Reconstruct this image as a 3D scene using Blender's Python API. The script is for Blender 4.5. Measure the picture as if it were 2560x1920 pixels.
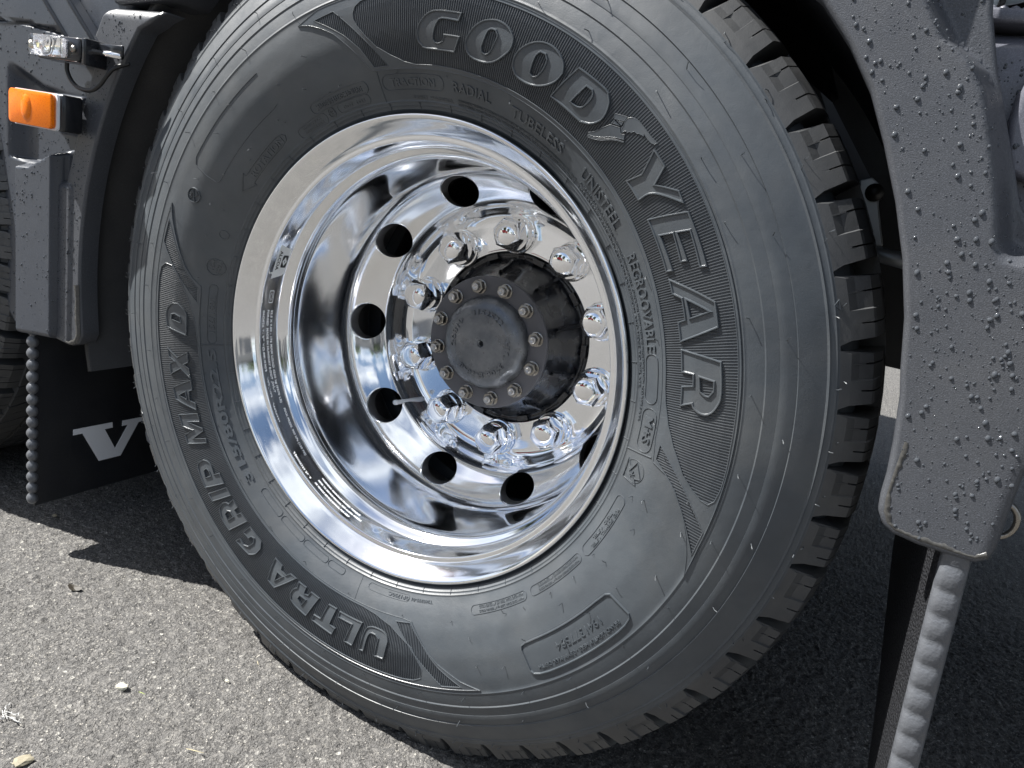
import bpy, bmesh, math, random
import numpy as np
from mathutils import Vector, Matrix

random.seed(7)
for o in list(bpy.data.objects):
    bpy.data.objects.remove(o)
SC = bpy.context.scene
COL = SC.collection
R = math.radians
AX = 0.525          # height of the wheel axle above the ground

# ------------------------------------------------------------- camera
cam_d = bpy.data.cameras.new('camera')
cam_d.sensor_width = 36.0
cam_d.lens = 24.96
cam_d.clip_start = 0.02
cam_d.clip_end = 2000
cam = bpy.data.objects.new('camera', cam_d)
COL.objects.link(cam)
cam.matrix_world = Matrix(((0.87598647, -0.26170926, 0.40516166, 0.49809),
                           (0.45128073, 0.14816006, -0.87999676, -0.7359),
                           (0.17027452, 0.9537069, 0.24789055, 0.74386),
                           (0, 0, 0, 1)))
SC.camera = cam

# ------------------------------------------------------------- sky and sun
SUN = Vector((-0.62, -0.245, 0.748)).normalized()
w = bpy.data.worlds.new('World')
SC.world = w
w.use_nodes = True
nt = w.node_tree
nt.nodes.clear()
out = nt.nodes.new('ShaderNodeOutputWorld')
bg = nt.nodes.new('ShaderNodeBackground')
bg.inputs['Strength'].default_value = 0.05
sky = nt.nodes.new('ShaderNodeTexSky')
sky.sky_type = 'NISHITA'
sky.sun_disc = False
sky.sun_elevation = math.asin(SUN.z)
sky.sun_rotation = math.atan2(SUN.x, SUN.y)
sky.air_density = 1.0
sky.dust_density = 1.2
tc = nt.nodes.new('ShaderNodeTexCoord')
sep = nt.nodes.new('ShaderNodeSeparateXYZ')
nt.links.new(tc.outputs['Generated'], sep.inputs[0])
mx = nt.nodes.new('ShaderNodeMath'); mx.operation = 'MAXIMUM'; mx.inputs[1].default_value = 0.0
ad = nt.nodes.new('ShaderNodeMath'); ad.operation = 'ADD'; ad.inputs[1].default_value = 0.18
nt.links.new(sep.outputs['Z'], mx.inputs[0]); nt.links.new(mx.outputs[0], ad.inputs[0])
cmb = nt.nodes.new('ShaderNodeCombineXYZ')
for ax in 'XY':
    dv = nt.nodes.new('ShaderNodeMath'); dv.operation = 'DIVIDE'
    nt.links.new(sep.outputs[ax], dv.inputs[0]); nt.links.new(ad.outputs[0], dv.inputs[1])
    nt.links.new(dv.outputs[0], cmb.inputs[ax])
cn = nt.nodes.new('ShaderNodeTexNoise')
cn.inputs['Scale'].default_value = 1.15; cn.inputs['Detail'].default_value = 7
cn.inputs['Roughness'].default_value = 0.58; cn.inputs['Distortion'].default_value = 0.35
nt.links.new(cmb.outputs[0], cn.inputs['Vector'])
cr = nt.nodes.new('ShaderNodeValToRGB')
cr.color_ramp.elements[0].position = 0.46; cr.color_ramp.elements[0].color = (0, 0, 0, 1)
cr.color_ramp.elements[1].position = 0.60; cr.color_ramp.elements[1].color = (1, 1, 1, 1)
nt.links.new(cn.outputs['Fac'], cr.inputs['Fac'])
cn2 = nt.nodes.new('ShaderNodeTexNoise')
cn2.inputs['Scale'].default_value = 3.0; cn2.inputs['Detail'].default_value = 5
nt.links.new(cmb.outputs[0], cn2.inputs['Vector'])
cc = nt.nodes.new('ShaderNodeMix'); cc.data_type = 'RGBA'
cc.inputs['A'].default_value = (3.6, 4.2, 5.0, 1); cc.inputs['B'].default_value = (13.0, 13.2, 13.4, 1)
nt.links.new(cn2.outputs['Fac'], cc.inputs['Factor'])
mixc = nt.nodes.new('ShaderNodeMix'); mixc.data_type = 'RGBA'
nt.links.new(cr.outputs['Color'], mixc.inputs['Factor'])
nt.links.new(sky.outputs['Color'], mixc.inputs['A'])
nt.links.new(cc.outputs['Result'], mixc.inputs['B'])
nt.links.new(mixc.outputs['Result'], bg.inputs['Color'])
nt.links.new(bg.outputs[0], out.inputs['Surface'])
sl = bpy.data.lights.new('sun', 'SUN')
sl.energy = 5.0
sl.angle = R(0.53)
sl.color = (1.0, 0.975, 0.93)
so = bpy.data.objects.new('sun', sl)
so.rotation_euler = (-SUN).to_track_quat('-Z', 'Y').to_euler()
so.location = SUN * 20
COL.objects.link(so)
SC.view_settings.view_transform = 'Standard'
SC.view_settings.look = 'None'
SC.view_settings.exposure = 1.38
SC.view_settings.gamma = 1.0
SC.view_settings.use_curve_mapping = False
SC.render.engine = 'CYCLES'
SC.cycles.max_bounces = 12
SC.cycles.glossy_bounces = 10

# ------------------------------------------------------------- helpers
def tag(o, label=None, cat=None, group=None, kind=None):
    if label: o['label'] = label
    if cat: o['category'] = cat
    if group: o['group'] = group
    if kind: o['kind'] = kind
    return o

def link(name, me, mat=None, parent=None, smooth=False):
    o = bpy.data.objects.new(name, me)
    COL.objects.link(o)
    if mat is not None and not me.materials:
        me.materials.append(mat)
    if parent is not None:
        o.parent = parent
    if smooth:
        me.polygons.foreach_set('use_smooth', [True] * len(me.polygons))
    return o

def pyd(name, V, F, mat, parent=None, smooth=False, matrix=None):
    me = bpy.data.meshes.new(name)
    me.from_pydata([tuple(v) for v in V], [], [tuple(f) for f in F])
    me.update()
    o = link(name, me, mat, parent, smooth)
    if matrix is not None:
        o.matrix_local = matrix
    return o

def bmo(name, bm, mat, parent=None, smooth=False, normals=True):
    if normals:
        bmesh.ops.recalc_face_normals(bm, faces=bm.faces)
    me = bpy.data.meshes.new(name)
    bm.to_mesh(me)
    bm.free()
    return link(name, me, mat, parent, smooth)

class Nodes:
    def __init__(s, name):
        s.m = bpy.data.materials.new(name)
        s.m.use_nodes = True
        s.t = s.m.node_tree
        s.b = s.t.nodes['Principled BSDF']
        s.tc = s.t.nodes.new('ShaderNodeTexCoord')
    def n(s, kind, **kw):
        x = s.t.nodes.new(kind)
        for k, v in kw.items():
            if k in x.inputs: x.inputs[k].default_value = v
            else: setattr(x, k, v)
        return x
    def l(s, a, b): s.t.links.new(a, b)
    def noise(s, scale, detail=4, rough=.55, dist=0, vec=None):
        x = s.n('ShaderNodeTexNoise', Scale=scale, Detail=detail, Roughness=rough, Distortion=dist)
        s.l(vec or s.tc.outputs['Object'], x.inputs['Vector'])
        return x.outputs['Fac']
    def voro(s, scale, feature='F1', out='Distance', vec=None):
        x = s.n('ShaderNodeTexVoronoi', feature=feature, Scale=scale)
        s.l(vec or s.tc.outputs['Object'], x.inputs['Vector'])
        return x.outputs[out]
    def ramp(s, fac, stops):
        x = s.n('ShaderNodeValToRGB')
        e = x.color_ramp.elements
        while len(e) < len(stops): e.new(0.5)
        for i, (p, c) in enumerate(stops):
            e[i].position = p
            e[i].color = (c, c, c, 1) if isinstance(c, (int, float)) else tuple(c) + (1,)
        s.l(fac, x.inputs['Fac'])
        return x.outputs['Color']
    def mix(s, fac, a, b):
        x = s.n('ShaderNodeMix', data_type='RGBA')
        for sock, v in (('Factor', fac), ('A', a), ('B', b)):
            if hasattr(v, 'links') or hasattr(v, 'is_linked'): s.l(v, x.inputs[sock])
            elif sock == 'Factor': x.inputs[0].default_value = v
            else: x.inputs[sock].default_value = tuple(v) + (1,)
        return x.outputs['Result']
    def math(s, op, a, b=0.0):
        x = s.n('ShaderNodeMath', operation=op)
        for i, v in enumerate((a, b)):
            if hasattr(v, 'is_linked'): s.l(v, x.inputs[i])
            else: x.inputs[i].default_value = v
        return x.outputs[0]
    def bump(s, h, strength=.3, dist=.001, prev=None):
        x = s.n('ShaderNodeBump', Strength=strength, Distance=dist)
        s.l(h, x.inputs['Height'])
        if prev is not None: s.l(prev, x.inputs['Normal'])
        s.l(x.outputs[0], s.b.inputs['Normal'])
        return x.outputs[0]
    def set(s, col=None, rough=None, metal=None, **kw):
        for k, v in (('Base Color', col), ('Roughness', rough), ('Metallic', metal)):
            if v is None: continue
            if hasattr(v, 'is_linked'): s.l(v, s.b.inputs[k])
            elif k == 'Base Color': s.b.inputs[k].default_value = tuple(v) + (1,)
            else: s.b.inputs[k].default_value = v
        for k, v in kw.items():
            s.b.inputs[k.replace('_', ' ')].default_value = v
        return s.m

M = {}
def rubber(name, a, b, dust, r0=.36, r1=.52, dmix=.55):
    N = Nodes(name)
    c = N.mix(N.ramp(N.noise(14, 6, .6), [(.35, 0), (.7, 1)]), a, b)
    d = N.ramp(N.noise(5, 7, .65, .6), [(.45, 0), (.75, dmix)])
    c = N.mix(d, c, dust)
    sp = N.ramp(N.voro(260), [(.0, 1), (.10, 0)])
    sp2 = N.math('MULTIPLY', sp, N.ramp(N.noise(30, 3), [(.5, 0), (.7, .5)]))
    c = N.mix(sp2, c, (.16, .15, .135))
    N.set(c, N.ramp(N.noise(24, 5), [(.3, r0), (.7, r1)]), Specular_IOR_Level=.75)
    b1 = N.bump(N.noise(900, 3), .25, .0006)
    N.bump(N.noise(60, 5), .25, .0015, b1)
    return N.m
M['rubber'] = rubber('tyre_rubber', (.031, .038, .046), (.049, .058, .067), (.086, .088, .087), .42, .56)
M['rubber_rib'] = rubber('tyre_rubber_ribbed', (.024, .029, .036), (.038, .044, .051), (.056, .058, .060), .34, .46)
M['rubber_plate'] = rubber('tyre_rubber_plate', (.038, .046, .055), (.058, .067, .076), (.088, .090, .091), .28, .40)
M['tread'] = rubber('tyre_tread_rubber', (.028, .030, .033), (.046, .048, .050), (.088, .086, .080), .45, .65, .55)

def metal(name, col, rough, rvar=.05, bumps=(), dirt=0.0, aniso=0):
    N = Nodes(name)
    rr = N.ramp(N.noise(9, 6, .6), [(.3, max(rough - rvar, .01)), (.75, rough + rvar)])
    c = col
    if dirt:
        v = N.voro(420)
        spots = N.math('MULTIPLY', N.ramp(v, [(.0, 1), (.15, 0)]), N.ramp(N.noise(14, 4), [(.46, 0), (.58, 1)]))
        haze = N.ramp(N.noise(7, 8, .7, .5), [(.5, 0), (.85, dirt)])
        f = N.math('MAXIMUM', haze, spots)
        c = N.mix(f, col, (.50, .49, .46))
        rr = N.math('ADD', rr, N.math('MULTIPLY', f, .35))
    N.set(c, rr, 1.0)
    p = None
    for sc, st, di in bumps:
        p = N.bump(N.noise(sc, 3), st, di, p)
    return N.m
M['alu'] = metal('polished_aluminium', (.93, .945, .965), .085, .04, ((26, .025, .0012), (300, .03, .0003)), .30)
M['alu_in'] = metal('machined_aluminium', (.55, .55, .56), .35, .05)
M['chrome'] = metal('chrome', (.93, .93, .94), .02, .012)
M['nut'] = metal('zinc_nut', (.30, .28, .25), .28, .08, ((300, .3, .0008),), .2)
M['stud'] = metal('steel_stud', (.42, .41, .40), .34, .1, ((220, .5, .001),))
N = Nodes('hub_flange_paint')
N.set(N.mix(N.noise(30, 4), (.060, .061, .070), (.090, .091, .104)), .38); N.bump(N.noise(350, 3), .15, .0006)
M['hubflange'] = N.m
N = Nodes('cast_hub_cap')
N.set(N.mix(N.ramp(N.noise(22, 7, .7), [(.35, 0), (.7, 1)]), (.085, .095, .11), (.20, .205, .215)), N.ramp(N.noise(60, 5), [(.3, .22), (.7, .42)]), .55)
N.bump(N.noise(140, 5), .35, .0012)
M['hubcap'] = N.m
N = Nodes('black_hub_gloss')
N.set(N.mix(N.noise(20, 5), (.006, .007, .010), (.016, .018, .023)), N.ramp(N.noise(30, 6), [(.35, .16), (.7, .42)]), 0.0, Coat_Weight=.4)
N.bump(N.noise(60, 5), .3, .002)
M['hubblack'] = N.m

def plastic(name, a, b, rough, grain=950, gs=.5, gd=.0007, dust=.15):
    N = Nodes(name)
    c = N.mix(N.noise(10, 5, .6), a, b)
    g = N.ramp(N.noise(grain * .9, 2), [(.48, 0), (.72, .55)])
    c = N.mix(g, c, tuple(min(x * 2.0, 1) for x in b))
    if dust: c = N.mix(N.ramp(N.noise(4, 6, .7), [(.5, 0), (.8, dust)]), c, (.12, .115, .105))
    N.set(c, N.ramp(N.noise(16, 5), [(.3, rough - .08), (.7, rough + .08)]))
    p = N.bump(N.noise(grain, 2), gs, gd)
    N.bump(N.noise(24, 3), .12, .003, p)
    return N.m
M['fender'] = plastic('grained_grey_plastic', (.040, .043, .050), (.056, .060, .069), .42)
M['body'] = plastic('dark_blue_grey_plastic', (.022, .027, .037), (.034, .040, .052), .36, 1100, .15, .0004)
M['tankpaint'] = plastic('grey_tank_cover', (.085, .088, .108), (.105, .108, .128), .36, 1200, .15, .0004)
M['liner'] = plastic('black_liner', (.006, .0065, .008), (.010, .011, .013), .6, 500, .2, .0006, 0)
M['flap'] = plastic('black_flap', (.008, .009, .012), (.013, .0145, .018), .5, 500, .25, .0006, .03)
M['wetedge'] = plastic('wet_fender_edge', (.045, .044, .042), (.055, .054, .051), .22, 300, .1, .0005)
N = Nodes('flap_edge_bead'); N.set((.085, .09, .10), .30); N.bump(N.noise(260, 4), .5, .0015); M['bead'] = N.m
N = Nodes('amber_lens'); N.set(N.mix(N.voro(650), (.95, .24, .002), (.74, .13, .0005)), .12, 0, IOR=1.4); N.bump(N.voro(650), .25, .0006); M['amber'] = N.m
N = Nodes('amber_reflex')
ck = N.n('ShaderNodeTexVoronoi', Scale=420.0); N.l(N.tc.outputs['Object'], ck.inputs['Vector'])
N.set(N.mix(ck.outputs['Distance'], (.80, .22, .002), (.50, .09, .001)), .3); N.bump(ck.outputs['Distance'], .6, .001); M['reflex'] = N.m
N = Nodes('clear_lens'); N.set((1, 1, 1), .03, 0, Transmission_Weight=1.0, IOR=1.45); M['clear'] = N.m
N = Nodes('lamp_reflector'); N.set((.85, .85, .88), .18, 1.0); N.bump(N.voro(900), .8, .001); M['reflector'] = N.m
N = Nodes('led_chip'); N.set((.75, .70, .40), .4); M['led'] = N.m
N = Nodes('gloss_black'); N.set((.012, .013, .016), .16); M['gblack'] = N.m
N = Nodes('cable_black'); N.set((.010, .010, .011), .38); M['cable'] = N.m
N = Nodes('white_print'); N.set((.72, .75, .80), .45); N.bump(N.noise(200, 3), .1, .0005); M['white'] = N.m
N = Nodes('etched_text'); N.set((.80, .82, .84), .6, .1); M['etch'] = N.m
N = Nodes('sticker_silver'); N.set((.66, .68, .69), .4, .3); M['sticker'] = N.m
N = Nodes('sticker_black'); N.set((.01, .01, .012), .4); M['ink'] = N.m
N = Nodes('water'); N.set((.10, .11, .125), .02, 0, Transmission_Weight=.5, IOR=1.33); M['water'] = N.m
N = Nodes('hose_pale'); N.set((.42, .50, .54), .35); N.bump(N.noise(90, 4), .3, .001); M['hose'] = N.m
N = Nodes('galvanised'); N.set(N.mix(N.noise(30, 5), (.45, .48, .52), (.60, .62, .64)), .4, .8); M['galv'] = N.m
N = Nodes('dull_grey_paint'); N.set((.085, .09, .10), .5); M['dull'] = N.m
N = Nodes('circle_mark'); N.set((.50, .58, .72), .25, .6); M['mark'] = N.m

# asphalt
N = Nodes('asphalt')
v1 = N.n('ShaderNodeTexVoronoi', Scale=230.0); N.l(N.tc.outputs['Object'], v1.inputs['Vector'])
v2 = N.n('ShaderNodeTexVoronoi', Scale=560.0); N.l(N.tc.outputs['Object'], v2.inputs['Vector'])
hs = N.n('ShaderNodeSeparateColor'); N.l(v1.outputs['Color'], hs.inputs[0])
hs2 = N.n('ShaderNodeSeparateColor'); N.l(v2.outputs['Color'], hs2.inputs[0])
c = N.ramp(hs.outputs[0], [(.0, (.066, .065, .064)), (.45, (.112, .109, .105)), (.8, (.158, .152, .144)), (.96, (.205, .197, .185)), (.985, (.36, .35, .32))])
c2 = N.ramp(hs2.outputs[1], [(.0, (.062, .062, .062)), (.6, (.120, .116, .111)), (.93, (.185, .178, .166)), (.97, (.38, .36, .32))])
c = N.mix(N.ramp(N.noise(60, 4), [(.4, 0), (.6, 1)]), c, c2)
c = N.mix(N.ramp(N.noise(2.2, 6, .6), [(.4, 0), (.7, .22)]), c, (.10, .093, .085))
ve = N.n('ShaderNodeTexVoronoi', feature='DISTANCE_TO_EDGE', Scale=210.0)
wv = N.n('ShaderNodeTexNoise', Scale=90.0, Detail=3.0); N.l(N.tc.outputs['Object'], wv.inputs['Vector'])
wm = N.n('ShaderNodeMix', data_type='VECTOR'); wm.inputs['Factor'].default_value = .012
N.l(N.tc.outputs['Object'], wm.inputs['A']); N.l(wv.outputs['Color'], wm.inputs['B']); N.l(wm.outputs['Result'], ve.inputs['Vector'])
crevice = N.math('MULTIPLY', N.ramp(ve.outputs['Distance'], [(.0, .9), (.10, 0)]), N.ramp(N.noise(38, 5, .7), [(.42, 0), (.62, 1)]))
c = N.mix(crevice, c, (.032, .031, .031))  # bitumen tone between stones, doubling as painted shade in the crevices
N.set(c, N.ramp(N.noise(50, 3), [(.3, .72), (.7, .92)]), Specular_IOR_Level=.3)
p = N.bump(v1.outputs['Distance'], .6, .0024)
p = N.bump(N.ramp(ve.outputs['Distance'], [(0, 0), (.12, 1)]), .5, .0016, p)
p = N.bump(v2.outputs['Distance'], .55, .0012, p)
N.bump(N.noise(700, 4), .45, .0008, p)
M['asphalt'] = N.m

# ------------------------------------------------------------- ground
def axis_pts(a, b, step, lo, hi, far=4.0):
    p = list(np.arange(a, b + 1e-6, step))
    d = step; x = p[-1]
    while x < hi:
        d *= 1.03 if x < far else 1.5; x = min(x + d, hi); p.append(x)
    d = step; x = p[0]
    while x > lo:
        d *= 1.15 if x > -1.8 else 1.5; x = max(x - d, lo); p.insert(0, x)
    return np.array(p)
def cells(X, Y, size, seed, jit=.9):
    """nearest-stone distance on a jittered lattice"""
    rs = np.random.RandomState(seed)
    T = 512
    jx = rs.rand(T, T) * jit; jy = rs.rand(T, T) * jit; hh = rs.rand(T, T)
    gx = np.floor(X / size).astype(int); gy = np.floor(Y / size).astype(int)
    best = np.full(X.shape, 9e9); bh = np.zeros(X.shape); sec = np.full(X.shape, 9e9)
    for dx in (-1, 0, 1):
        for dy in (-1, 0, 1):
            cx = gx + dx; cy = gy + dy
            px = (cx + jx[cx % T, cy % T]) * size; py = (cy + jy[cx % T, cy % T]) * size
            d = np.hypot(X - px, Y - py)
            m = d < best
            sec = np.where(m, best, np.minimum(sec, d))
            bh = np.where(m, hh[cx % T, cy % T], bh); best = np.where(m, d, best)
    return best / size, sec / size, bh
gx = axis_pts(-1.05, .95, .0036, -400, 400, 2.2)
gy = axis_pts(-.40, 1.00, .0036, -400, 400, 4.5)
XX, YY = np.meshgrid(gx, gy, indexing='ij')
f1, f2, hh = cells(XX, YY, .0088, 3)
g1, g2, h2 = cells(XX + .3, YY - .2, .0058, 9)
low = np.zeros(XX.shape)
for k, (a, b, ph) in enumerate(((9, 5, .3), (-6, 11, 1.7), (21, 17, 4.), (33, -27, .9), (51, 44, 2.2))):
    low += np.sin(XX * a + YY * b + ph) / (1.0 + k)
ZZ = (hh - .5) * .0026 + np.clip((f2 - f1) * 2.2, 0, .55) * .0030 + (h2 - .5) * .0017 + np.clip((g2 - g1) * 2, 0, .5) * .0020 + low * .0006
inside = (XX > -1.6) & (XX < 2.2) & (YY > -.6) & (YY < 4.5)
ZZ = np.where(inside, ZZ - .0040, -.002)
nx_, ny_ = XX.shape
co = np.stack([XX, YY, ZZ], -1).reshape(-1, 3).astype(np.float32)
ii = np.arange(nx_ * ny_).reshape(nx_, ny_)
q = np.stack([ii[:-1, :-1], ii[1:, :-1], ii[1:, 1:], ii[:-1, 1:]], -1).reshape(-1, 4)
me = bpy.data.meshes.new('asphalt_ground')
me.vertices.add(len(co)); me.vertices.foreach_set('co', co.ravel())
me.loops.add(q.size); me.loops.foreach_set('vertex_index', q.ravel().astype(np.int32))
me.polygons.add(len(q)); me.polygons.foreach_set('loop_start', np.arange(0, q.size, 4, dtype=np.int32))
me.polygons.foreach_set('loop_total', np.full(len(q), 4, dtype=np.int32))
me.update(calc_edges=True)
ground = link('asphalt_ground', me, M['asphalt'], None, True)
tag(ground, kind='structure')

# ------------------------------------------------------------- the truck, root
truck = bpy.data.objects.new('truck', None)
COL.objects.link(truck)
tag(truck, 'dark grey truck seen close up at its wheel with the polished deep dish rim', 'truck')

# ------------------------------------------------------------- tyre profile
PR = np.array([(.290, .018), (.296, .014), (.300, .006), (.306, .001), (.315, -.004), (.33, -.014), (.35, -.024), (.38, -.033), (.41, -.036),
               (.44, -.035), (.465, -.031), (.485, -.024), (.50, -.017), (.515, -.009), (.5395, .006), (.56, .018)])
PT_R = np.arange(.290, .560, .00025)
_y = np.interp(PT_R, PR[:, 0], PR[:, 1])
_k = np.exp(-.5 * (np.arange(-60, 61) * .00025 / .0045) ** 2); _k /= _k.sum()
_yy = np.convolve(np.pad(_y, 60, mode='edge'), _k, mode='valid')
RINGS = [.4255, .4300, .4450, .4580, .4735, .4995]
def _steps(r):
    y = np.zeros_like(r)
    for a, b, amp in ((.4300, .4450, .0013), (.4450, .4580, .0014), (.4580, .4735, .0014), (.4735, .4995, .0009)):
        t = (r - a) / (b - a)
        y += np.where((t >= 0) & (t < 1), amp * t, 0)
    for c, wd, amp in ((.4265, .0008, -.0008), (.4995, .0008, -.0012), (.3035, .0006, -.0010), (.3075, .0005, -.0008), (.3112, .0006, -.0012), (.5065, .0006, -.0006)):
        y += amp * np.exp(-.5 * ((r - c) / wd) ** 2)
    return y
PT_B = _yy
PT_Y = _yy + _steps(PT_R)
PT_D = np.gradient(_yy, .00025)
def py(r): return float(np.interp(r, PT_R, PT_Y))
def squash(x, y, z, r):
    """the bottom of the tyre flattens on the road and bulges outward"""
    if z < .10 and r > .33:
        k = (0.10 - z) / .10
        y = y - .004 * k * k * (1 if y < .15 else -1)
        z = max(z, .0012 + .004 * z)
    return x, y, z
def surf(th, r, h=0.0, base=True):
    """th in degrees, r in metres on the outer sidewall, raised by h"""
    y = float(np.interp(r, PT_R, PT_B if base else PT_Y)); d = float(np.interp(r, PT_R, PT_D))
    n = math.sqrt(1 + d * d)
    rr = r + h * d / n; yy = y - h / n
    a = R(th)
    return squash(rr * math.cos(a), yy, AX + rr * math.sin(a), rr)

# carcass
rows = [(r, py(r)) for r in sorted(set(
    [round(v, 5) for v in np.arange(.294, .5085, .004)] +
    [round(c + o, 5) for c in (.3035, .3075, .3112, .4265, .4995, .5065) for o in (-.0015, -.0007, 0, .0007, .0015)] +
    [round(c + o, 5) for c in (.4300, .4450, .4580, .4735) for o in (-.0004, .0001)]))]
rows += [(.5088, py(.5088)), (.5092, .0035), (.5150, .0090), (.5215, .0200), (.5230, .0350), (.5230, .270), (.5180, .290), (.49, .306), (.44, .318), (.38, .316), (.32, .29), (.295, .27), (.290, .25), (.282, .25), (.282, .04), (.290, .020)]
NS = 720
V = []; F = []
for i in range(NS):
    a = 2 * math.pi * i / NS
    for r, y in rows:
        V.append(squash(r * math.cos(a), y, AX + r * math.sin(a), r))
nr = len(rows)
for i in range(NS):
    j = (i + 1) % NS
    for k in range(nr):
        k2 = (k + 1) % nr
        F.append((i * nr + k, j * nr + k, j * nr + k2, i * nr + k2))
tyre = pyd('tyre', V, F, M['rubber'], truck, True)
tyre_mesh = tyre.data
tyre['label'] = 'black tyre with raised sidewall lettering'
try:
    tyre_mesh.set_sharp_from_angle(angle=R(38))
except Exception:
    pass

# tread blocks, one object each; every pitch has two blocks and a deep slot
SLOT = [39.3, 31.4, 23.6, 15.8, 9.03, 2.93, -3.29, -9.42, -17.2, -23.4, -31.15, -38.0, -45.8, -52.6, -58.7, -65.2, -72.3, -79.8, -87.6, -95.0, -103.0, -111.1, -119.3, -127.3, -135.0, -142.1]
lst = [227.81, 221.44, 215.0, 208.9, 202.6, 196.3, 189.9, 183.4, 177.0, 170.64, 163.9, 157.05, 150.6, 143.97, 138.08, 132.19, 125.2, 118.3, 110.9, 103.0, 95.1, 87.2, 79.4, 71.4, 63.3, 55.3, 47.3]
bounds = SLOT[:-1] + [217.9 - 360] + [v - 360 for v in lst if v < 212]
bounds = sorted(set(round(b % 360, 2) for b in bounds))
def block(t0, t1, rng):
    """one shoulder lug between two slots (deg): a step half way, sipes cut into its edge"""
    fr = rng.uniform(-.0010, .0010)
    def sec(mode):
        ro = .5395 + fr
        f = .0028 if mode >= 2 else 0.0
        if mode == 1 or mode == 3:     # sipe: edge cut back
            ri = .5275 if mode == 1 else .5300
            return [(.5086, py(.5086)), (.518, py(.518)), (ri, py(ri) + f), (ri + .0002, py(ri) + .006), (.5320, .0170), (.5325, .050), (.5325, .078), (.518, .080)]
        return [(.5086, py(.5086)), (.518, py(.518)), (.5245, py(.5245) + f), (ro - .0022, py(.5373) + f), (ro - (.0012 if mode else 0), .0085 + f), (ro + .0050, .030), (ro + .0075, .078), (.518, .080)]
    span = t1 - t0
    mid = t0 + span * (.50 + rng.uniform(-.02, .02))
    ev = [(t0, 0), (mid - .06, 0), (mid + .06, 2), (t1, 2)]
    for f, m in ((.27, 0), (.77, 2)):
        c = t0 + span * (f + rng.uniform(-.03, .03))
        ev += [(c - .085, m), (c - .07, m + 1), (c + .07, m + 1), (c + .085, m)]
    for i in range(1, 10):
        p = t0 + span * i / 10
        if all(abs(p - e[0]) > .25 for e in ev): ev.append((p, 0 if p < mid else 2))
    ev.sort()
    V = []; F = []
    n = 8
    for q_, (th, m) in enumerate(ev):
        for k_, (r, y) in enumerate(sec(m)):
            k = max(0.0, (r - .5086) / .031)
            # slots have round inner ends and flare outward
            rd = .34 * (1 - min(1, k / .22)) ** 2
            a = R(th)
            if q_ == 0: a = R(th - rd + .30 * k)
            elif q_ == len(ev) - 1: a = R(th + rd - .22 * k)
            V.append(squash(r * math.cos(a), y, AX + r * math.sin(a), r))
    for i in range(len(ev) - 1):
        for k in range(n - 1):
            F.append((i * n + k, (i + 1) * n + k, (i + 1) * n + k + 1, i * n + k + 1))
    F.append(tuple(range(n))); F.append(tuple(range((len(ev) - 1) * n, len(ev) * n))[::-1])
    return V, F
rng = random.Random(4)
BL = []
for i, b in enumerate(bounds):
    nb = bounds[(i + 1) % len(bounds)]
    if nb < b: nb += 360
    V, F = block(b + .60, nb - .60, rng)
    BL.append((V, F))
    pyd('tread_block', V, F, M['tread'], tyre)
# inner tread rows, joined
V = []; F = []
for row, (y0, y1) in enumerate(((.088, .135), (.145, .192), (.202, .288))):
    for i in range(54):
        t0 = 360 / 54 * (i + .33 * row) + .5; t1 = t0 + 360 / 54 - 1.0
        base = len(V)
        for t in (t0, (t0 + t1) / 2, t1):
            for r in (.520, .5475 if row < 2 else .5440):
                for y in (y0, y1):
                    a = R(t + (y - y0) * 18)
                    V.append(squash(r * math.cos(a), y, AX + r * math.sin(a), r))
        for s in (0, 1):
            o = base + s * 4
            F += [(o + 2, o + 3, o + 7, o + 6), (o, o + 2, o + 6, o + 4), (o + 1, o + 3, o + 7, o + 5)]
        F += [(base, base + 1, base + 3, base + 2), (base + 8, base + 9, base + 11, base + 10)]
tr = pyd('tread_rows', V, F, M['tread'], tyre); tr['kind'] = 'stuff'

# ------------------------------------------------------------- relief on the sidewall
REF = .385
def poly2mesh(loops, cell_u=.010, cell_v=.010):
    """fill loops of (u, v) metres (first the outer one, then holes) and cut them into small cells"""
    bm = bmesh.new()
    edges = []
    for lp in loops:
        vs = [bm.verts.new((u, v, 0)) for u, v in lp]
        for i in range(len(vs)):
            edges.append(bm.edges.new((vs[i], vs[(i + 1) % len(vs)])))
    bmesh.ops.triangle_fill(bm, edges=edges, use_beauty=True, use_dissolve=False)
    us = [u for u, v in loops[0]]; vv = [v for u, v in loops[0]]
    for lo, hi, ax, cell in ((min(us), max(us), 0, cell_u), (min(vv), max(vv), 1, cell_v)):
        k = lo + cell
        while k < hi - 1e-5:
            p = [0, 0, 0]; p[ax] = k; n = [0, 0, 0]; n[ax] = 1
            bmesh.ops.bisect_plane(bm, geom=bm.verts[:] + bm.edges[:] + bm.faces[:], plane_co=p, plane_no=n, dist=1e-6)
            k += cell
    return bm
def to_uv(lp): return [(-R(t) * REF, r / 1000.0) for t, r in lp]
def resample(lp, step=.006, closed=True):
    out = []
    n = len(lp)
    for i in range(n if closed else n - 1):
        a = lp[i]; b = lp[(i + 1) % n]
        k = max(1, int(math.hypot(b[0] - a[0], b[1] - a[1]) / step))
        for j in range(k):
            out.append((a[0] + (b[0] - a[0]) * j / k, a[1] + (b[1] - a[1]) * j / k))
    if not closed: out.append(lp[-1])
    return out
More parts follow.
